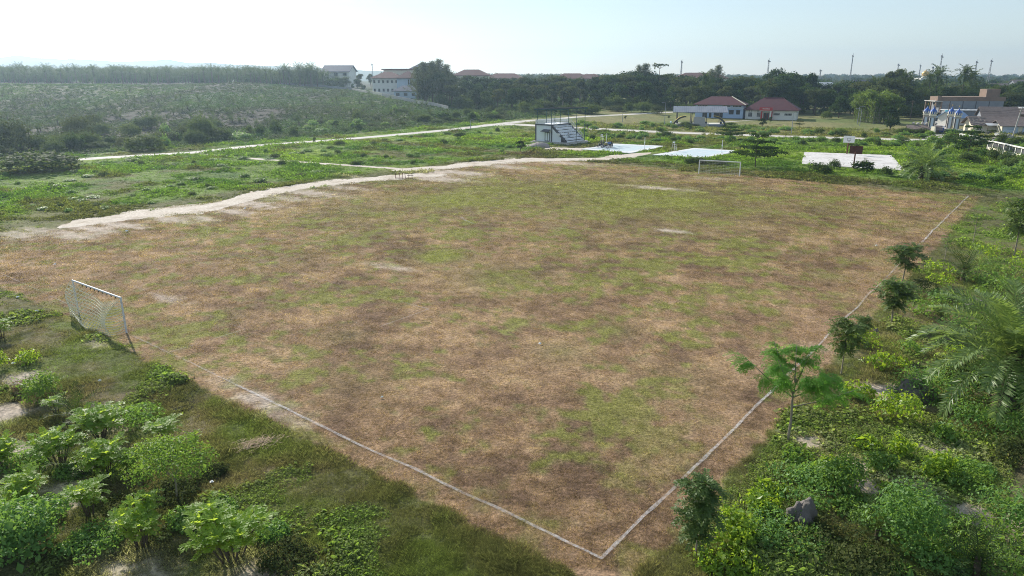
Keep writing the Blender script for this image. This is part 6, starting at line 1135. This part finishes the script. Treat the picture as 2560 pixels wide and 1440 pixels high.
def person(loc, rz, label, shirt, trouser, seated=False, lean=0.0):
    V = []; E_ = []; R = []
    def j(p, r, par=None):
        V.append(p); R.append(r); i = len(V) - 1
        if par is not None: E_.append((par, i))
        return i
    hz_ = .67 if seated else .95; ly = lean
    pel = j((0, 0, hz_), .15); sp = j((0, ly * .4, hz_ + .22), .135, pel); ch = j((0, ly, hz_ + .45), .15, sp); nk = j((0, ly, hz_ + .57), .06, ch); hd = j((0, ly + .02, hz_ + .68), .10, nk); j((0, ly + .01, hz_ + .78), .085, hd); j((0, ly + .11, hz_ + .67), .02, hd)
    for s in (-1, 1):
        sh = j((s * .19, ly, hz_ + .46), .065, ch); el_ = j((s * .26, ly + (.1 if seated else .0), hz_ + .2), .045, sh); wr = j((s * .24, ly + (.32 if seated else .1), hz_ + (.12 if seated else -.04)), .03, el_); pa = j((s * .24, ly + (.39 if seated else .13), hz_ + (.11 if seated else -.11)), .035, wr)
        for f in range(4): k = j((s * (.215 + f * .018), ly + (.44 if seated else .14), hz_ + (.10 if seated else -.165)), .011, pa); j((s * (.215 + f * .018), ly + (.47 if seated else .135), hz_ + (.07 if seated else -.2)), .009, k)
        j((s * .19, ly + (.42 if seated else .17), hz_ + (.12 if seated else -.13)), .011, pa)
        hp = j((s * .1, 0, hz_ - .06), .1, pel); kn = j((s * (.14 if seated else .11), .42 if seated else .03, hz_ - (.08 if seated else .46)), .068, hp); an_ = j((s * .12, .40 if seated else 0, .09), .045, kn); j((s * .13, (.40 if seated else 0) + .17, .04), .038, an_)
    me = bpy.data.meshes.new('person'); me.from_pydata(V, E_, []); o = put('person', me, None, loc, rz); o.modifiers.new('skin', 'SKIN').use_smooth_shade = True
    for i, r in enumerate(R): me.skin_vertices[0].data[i].radius = (r, r); me.skin_vertices[0].data[i].use_root = (i == 0)
    sd = o.modifiers.new('sub', 'SUBSURF'); sd.levels = 1; sd.render_levels = 1
    me.materials.append(clothes('clothes', shirt, trouser, .55, seated)); return tag(o, label, 'person')
z = zc1
pt = lambda px, py: G(px, py)
x, y = pt(1504, 368); person((x, y, z + .12), math.radians(30), 'person in a grey top sitting on the leftmost motorcycle', (.10, .09, .10), (.02, .02, .025), True, .12)
x, y = pt(1509, 368.5); person((x, y, z + .15), math.radians(80), 'person in a dark green top sitting behind the broadside motorcycle', (.05, .09, .07), (.02, .02, .03), True, .05)
x, y = pt(1521, 371); person((x, y, z), math.radians(170), 'person in a blue shirt standing at the left of the three', (.10, .15, .32), (.02, .025, .03)); x, y = pt(1524.5, 370.8); person((x, y, z), math.radians(200), 'person in a pale blue shirt standing in the middle of the three', (.16, .22, .38), (.02, .025, .03)); x, y = pt(1528, 370.3); person((x, y, z), math.radians(150), 'person in black clothes standing at the right of the three', (.02, .02, .022), (.02, .022, .03))
q = frs(4.0, 2.6, 0); person((O[0] + q[0], O[1] + q[1], 1.35), math.radians(-38), 'person in a white top sitting on the lower steps of the stand', (.5, .5, .5), (.02, .02, .03), True)

# ------------------------------------------------------------------ grass and weeds that nobody could count
def tuft(seed, n, rad_, hgt, wd, spread=.6):
    rg = np.random.default_rng(seed); mb = MB(); a = rg.uniform(0, 6.28, n); q = rad_ * np.sqrt(rg.random(n)); P = np.c_[q * np.cos(a), q * np.sin(a), 0 * a - .01]; D = np.c_[np.cos(a) * spread + rg.normal(0, .35, n), np.sin(a) * spread + rg.normal(0, .35, n), np.ones(n)]; leaves(mb, P, D, rg.normal(size=(n, 3)), hgt * rg.uniform(.6, 1.25, n), wd); return mb.mesh('tuft', M['tint'])
def weed(seed, n, w, h, size):
    rg = np.random.default_rng(seed); mb = cloud(rg, [((0, 0, h * .2), (w * .4, w * .4, h * .7)), ((w * .25, .1 * w, h * .1), (w * .25, w * .25, h * .5)), ((-w * .2, w * .2, h * .1), (w * .28, w * .22, h * .45))], n, size, .7, .35); mb.V[0][:, 2] = np.abs(mb.V[0][:, 2]); return mb.mesh('weed', M['tint_leaf'])
SHORT = [tuft(1, 16, .22, .10, .022, 1.2), tuft(2, 14, .2, .12, .02, 1.0), tuft(3, 18, .26, .08, .025, 1.5)]; LONG = [tuft(4, 26, .2, .20, .018, .9), tuft(5, 24, .22, .17, .02, 1.1)]; LEAF = [weed(6, 34, .7, .26, .12), weed(7, 40, .8, .34, .13), weed(8, 30, .6, .2, .11)]
def sample(rg, n, r0, r1, a0=-39, a1=39): r = np.exp(rg.uniform(math.log(r0), math.log(r1), n)); a = np.radians(rg.uniform(a0, a1, n)); return r * np.sin(a), r * np.cos(a), r
PADS = [VC1, VC2, BC, np.array([(O[0] + frs(*q)[0], O[1] + frs(*q)[1]) for q in ((0, 0), (10.6, 0), (10.6, 12.2), (0, 12.2))])]
def clear_of(x, y):
    k = np.ones(len(x), bool)
    for Q in PADS:
        ar = sum(Q[i][0] * Q[(i + 1) % 4][1] - Q[(i + 1) % 4][0] * Q[i][1] for i in range(4)); ins = np.ones(len(x), bool)
        for i in range(4): a, b = Q[i], Q[(i + 1) % 4]; ins &= ((b[0] - a[0]) * (y - a[1]) - (b[1] - a[1]) * (x - a[0])) * np.sign(ar) > -.2
        k &= ~ins
    for P in PATHS: d = np.min([(x - q[0]) ** 2 + (y - q[1]) ** 2 - q[2] ** 2 for q in P], axis=0); k &= d > 0
    return k
PATHS = []
for L_, w_ in (([(150, 568), (240, 552), (300, 547), (425, 527), (535, 518), (600, 500), (640, 487), (770, 463), (870, 453), (970, 444), (1040, 438)], 2.2), ([(1010, 426), (1130, 416), (1260, 403), (1340, 400), (1500, 397), (1560, 390), (1630, 383)], 2.6), ([(497, 385), (640, 397), (850, 412), (1010, 423)], 1.2), ([(125, 403), (300, 392), (490, 381), (640, 364), (850, 349), (1000, 336), (1150, 322), (1240, 311), (1330, 301), (1450, 292)], 2.9), ([(1290, 311), (1340, 314), (1467, 321), (1655, 330), (1920, 340), (2170, 347), (2340, 350)], 4.0), ([(1380, 371), (1430, 373), (1480, 372)], 3.0)): PATHS.append([(*q, w_) for q in resample(pxs(L_), 1.5)])
rg = np.random.default_rng(501)
x, y, r = sample(rg, 150000, 22, 150); c, pm_, lm_, cm_ = gcol(x, y); k = (pm_ > .5) & (c[:, 2] < .215); x, y, r, c = x[k], y[k], r[k], c[k]; k = clear_of(x, y); x, y, r, c = x[k], y[k], r[k], c[k]; n = len(x)
grn = c[:, 1] > c[:, 0] * .95; scatter('dry_grass', SHORT, np.c_[x, y, rough(x, y, np.ones(n)) - .01], rg.uniform(0, 6.28, n), rg.uniform(.6, 1.25, n) * np.clip(r / 55, .75, 2.2), rg.integers(0, 3, n), c * (np.where(rg.random(n) < .10, 1.75, np.where(rg.random(n) < .15, .6, 1.0)) * rg.uniform(.7, 1.3, n))[:, None]); bpy.data.objects['dry_grass']['label'] = 'short dry grass of the football pitch'
x, y, r = sample(rg, 190000, 19, 125); c, pm_, lm_, cm_ = gcol(x, y); k = (pm_ < .5) & (lm_ < .5) & (c[:, 2] < .17); x, y, r, c = x[k], y[k], r[k], c[k]; k = clear_of(x, y); x, y, r, c = x[k], y[k], r[k], c[k]; n = len(x); u, v = uv(x, y)
lf = (fbm(x, y, 3.5, 171, 3) + np.where(v < -2, np.where((x > 9) & (y < 31), .14, np.clip((-v - 6) * .02, -.08, .10)), -.16)) > rg.uniform(.42, .66, n); idx = np.where(lf, rg.integers(2, 5, n), rg.integers(0, 2, n)); hs = .6 + 1.1 * np.clip((fbm(x, y, 2.5, 181, 3) - .4) * 3, 0, 1); sc = rg.uniform(.6, 1.2, n) * np.where(lf, hs, .75 * hs + .15)
tn = c * (np.where(lf, 1.2, 1.05) * np.where(v < -2, 1.5, 1.15))[:, None] * rg.uniform(.75, 1.25, (n, 1)); tn[lf] = tn[lf] * .6 + np.array([.12, .18, .045]) * .6
scatter('rough_grass', LONG + LEAF, np.c_[x, y, rough(x, y, np.zeros(n)) - .02], rg.uniform(0, 6.28, n), sc, idx, tn); bpy.data.objects['rough_grass']['label'] = 'rough grass and creeping weeds around the pitch'
x, y, r = sample(rg, 120000, 62, 265); c, pm_, lm_, cm_ = gcol(x, y); k = ((lm_ > .45) | (r > 120)) & (cm_ < .5) & (pm_ < .5); x, y, r, c = x[k], y[k], r[k], c[k]; k = clear_of(x, y); x, y, r, c = x[k], y[k], r[k], c[k]; n = len(x); hs = .4 + 1.5 * np.clip((fbm(x, y, 6, 191, 4) - .42) * 4, 0, 1); s = rg.uniform(.7, 1.4, n) * np.clip(r / 110, .9, 1.6)
scatter('green_weeds', LEAF, np.c_[x, y, hz(x, y) - .05], rg.uniform(0, 6.28, n), np.c_[s, s, s * hs], rg.integers(0, 3, n), c * rg.uniform(.75, 1.25, (n, 1))); bpy.data.objects['green_weeds']['label'] = 'lush green weeds between the pitch and the roads'
BIGW = [weed(16, 26, 1.5, .7, .34), weed(17, 30, 1.7, .9, .36)]
x, y, r = sample(rg, 60000, 175, 445, -40, 10); c, pm_, lm_, cm_ = gcol(x, y); k = (cm_ > .5) & (rg.random(len(x)) < .25 + 1.2 * (c[:, 1] > c[:, 0])); x, y, r, c = x[k], y[k], r[k], c[k]; k = clear_of(x, y); x, y, r, c = x[k], y[k], r[k], c[k]; n = len(x); s = rg.uniform(.5, 1.3, n)
scatter('slope_scrub', BIGW, np.c_[x, y, hz(x, y) - .1], rg.uniform(0, 6.28, n), s, rg.integers(0, 2, n), c * rg.uniform(.7, 1.2, (n, 1)) * np.array([.9, 1.05, .85])); bpy.data.objects['slope_scrub']['label'] = 'low scrub covering the cleared slope on the left'

# ------------------------------------------------------------------ labels that tell look-alikes apart by what they stand aligned with
LAND = [(-900, 320, 'aligned with the highest hill'), (320, 650, 'aligned with the lower hills'), (650, 920, 'aligned with the gabled house'), (920, 1040, 'aligned with the school block'), (1040, 1150, 'aligned with the casuarinas'), (1150, 1335, 'just left of the stand'), (1335, 1480, 'aligned with the stand'), (1480, 1665, 'aligned with the motorcycles'), (1665, 1830, 'aligned with the open stage'), (1830, 2015, 'aligned with the white bungalow'), (2015, 2145, 'aligned with the basketball hoops'), (2145, 2265, 'aligned with the bamboo'), (2265, 2400, 'aligned with the domed gate'), (2400, 9000, 'aligned with the brick building')]
ORD = ['', 'second', 'third', 'fourth', 'fifth', 'sixth', 'seventh', 'eighth', 'ninth', 'tenth', 'eleventh', 'twelfth', 'thirteenth', 'fourteenth', 'fifteenth', 'sixteenth', 'seventeenth', 'eighteenth', 'nineteenth', 'twentieth']
def column(o):
    x, y, z = o.location; zc = y * CT - (z - H) * ST; return CX + F * x / zc
SHORTER = {'undergrowth of the tree belt': 'dark undergrowth bush of belt', 'low bushes in the weeds': 'low bush in the weeds', 'bushes beside the gate road': 'vine-covered bush by gate road', 'scrub along the road': 'dark bush behind left road', 'scrub below the tree belt': 'scrub bush below tree belt', 'bushes on the slope by the wall': 'green bush on wall slope', 'front row of the tree belt': 'front row belt tree', 'middle row of the tree belt': 'middle row belt tree', 'back row of the tree belt': 'back row belt tree', 'oil palms at the plantation edge': 'tall plantation oil palm', 'young palms on the cleared slope': 'young palm on cleared slope', 'coconut palms in the tree belt': 'coconut palm in tree belt', 'casuarina trees': 'wispy casuarina tree', 'oil palms behind the brick building': 'dark oil palm of grove', 'wild palms behind the road': 'bushy wild palm', 'vine mounds on the right slope': 'mound of creeping vines', 'weed patches at lower left': 'low tangled weed patch', 'bamboo clumps left of the gate': 'bright green bamboo clump'}
NEAR = [(-900, 130, 'below the left edge of the goal'), (130, 330, 'below the near goal'), (330, 560, 'below the burnt pit'), (560, 1000, 'right of the pinnate shrubs'), (1000, 2060, 'beside the upright boulder'), (2060, 2210, 'right of the upright boulder'), (2210, 2400, 'below the vine-covered mound'), (2400, 9000, 'below the big palm')]
bins = {}
for o in scene.objects:
    g = o.get('group')
    if o.parent is None and g in SHORTER:
        c = column(o); near = g in ('vine mounds on the right slope', 'weed patches at lower left'); lm = next(t_ for a, b, t_ in (NEAR if near else LAND) if a <= c < b); bins.setdefault((g, lm), []).append((c, o))
for (g, lm), L_ in bins.items():
    L_.sort(key=lambda q: q[0]); rows = [L_] if len(L_) <= 12 else None
    if rows is None:   # split by depth too
        ys = sorted(q[1].location.y for q in L_); m_ = ys[len(ys) // 2]; rows = [[q for q in L_ if q[1].location.y < m_], [q for q in L_ if q[1].location.y >= m_]]
    for ri, R_ in enumerate(rows):
        dep = '' if len(rows) == 1 else (', nearer half' if ri == 0 else ', farther half')
        for i, (c, o) in enumerate(R_): o['label'] = SHORTER[g] + ' ' + lm + dep + ((', leftmost' if i == 0 else ', ' + ORD[min(i, 19)] + ' from left') if len(R_) > 1 else '')

# ------------------------------------------------------------------ the hazy air
m_haze = bpy.data.materials.new('haze'); m_haze.use_nodes = True; t = m_haze.node_tree; t.nodes.clear()
out = node(t, 'ShaderNodeOutputMaterial'); pv = node(t, 'ShaderNodeVolumePrincipled')
pv.inputs['Color'].default_value = (0.58, 0.79, 1.0, 1); pv.inputs['Density'].default_value = 0.00024; pv.inputs['Anisotropy'].default_value = 0.65
t.links.new(pv.outputs[0], out.inputs['Volume'])
tag(put('haze', MB().box((0, 0, 57), (6800, 6800, 126)).mesh('haze', m_haze)), kind='stuff')
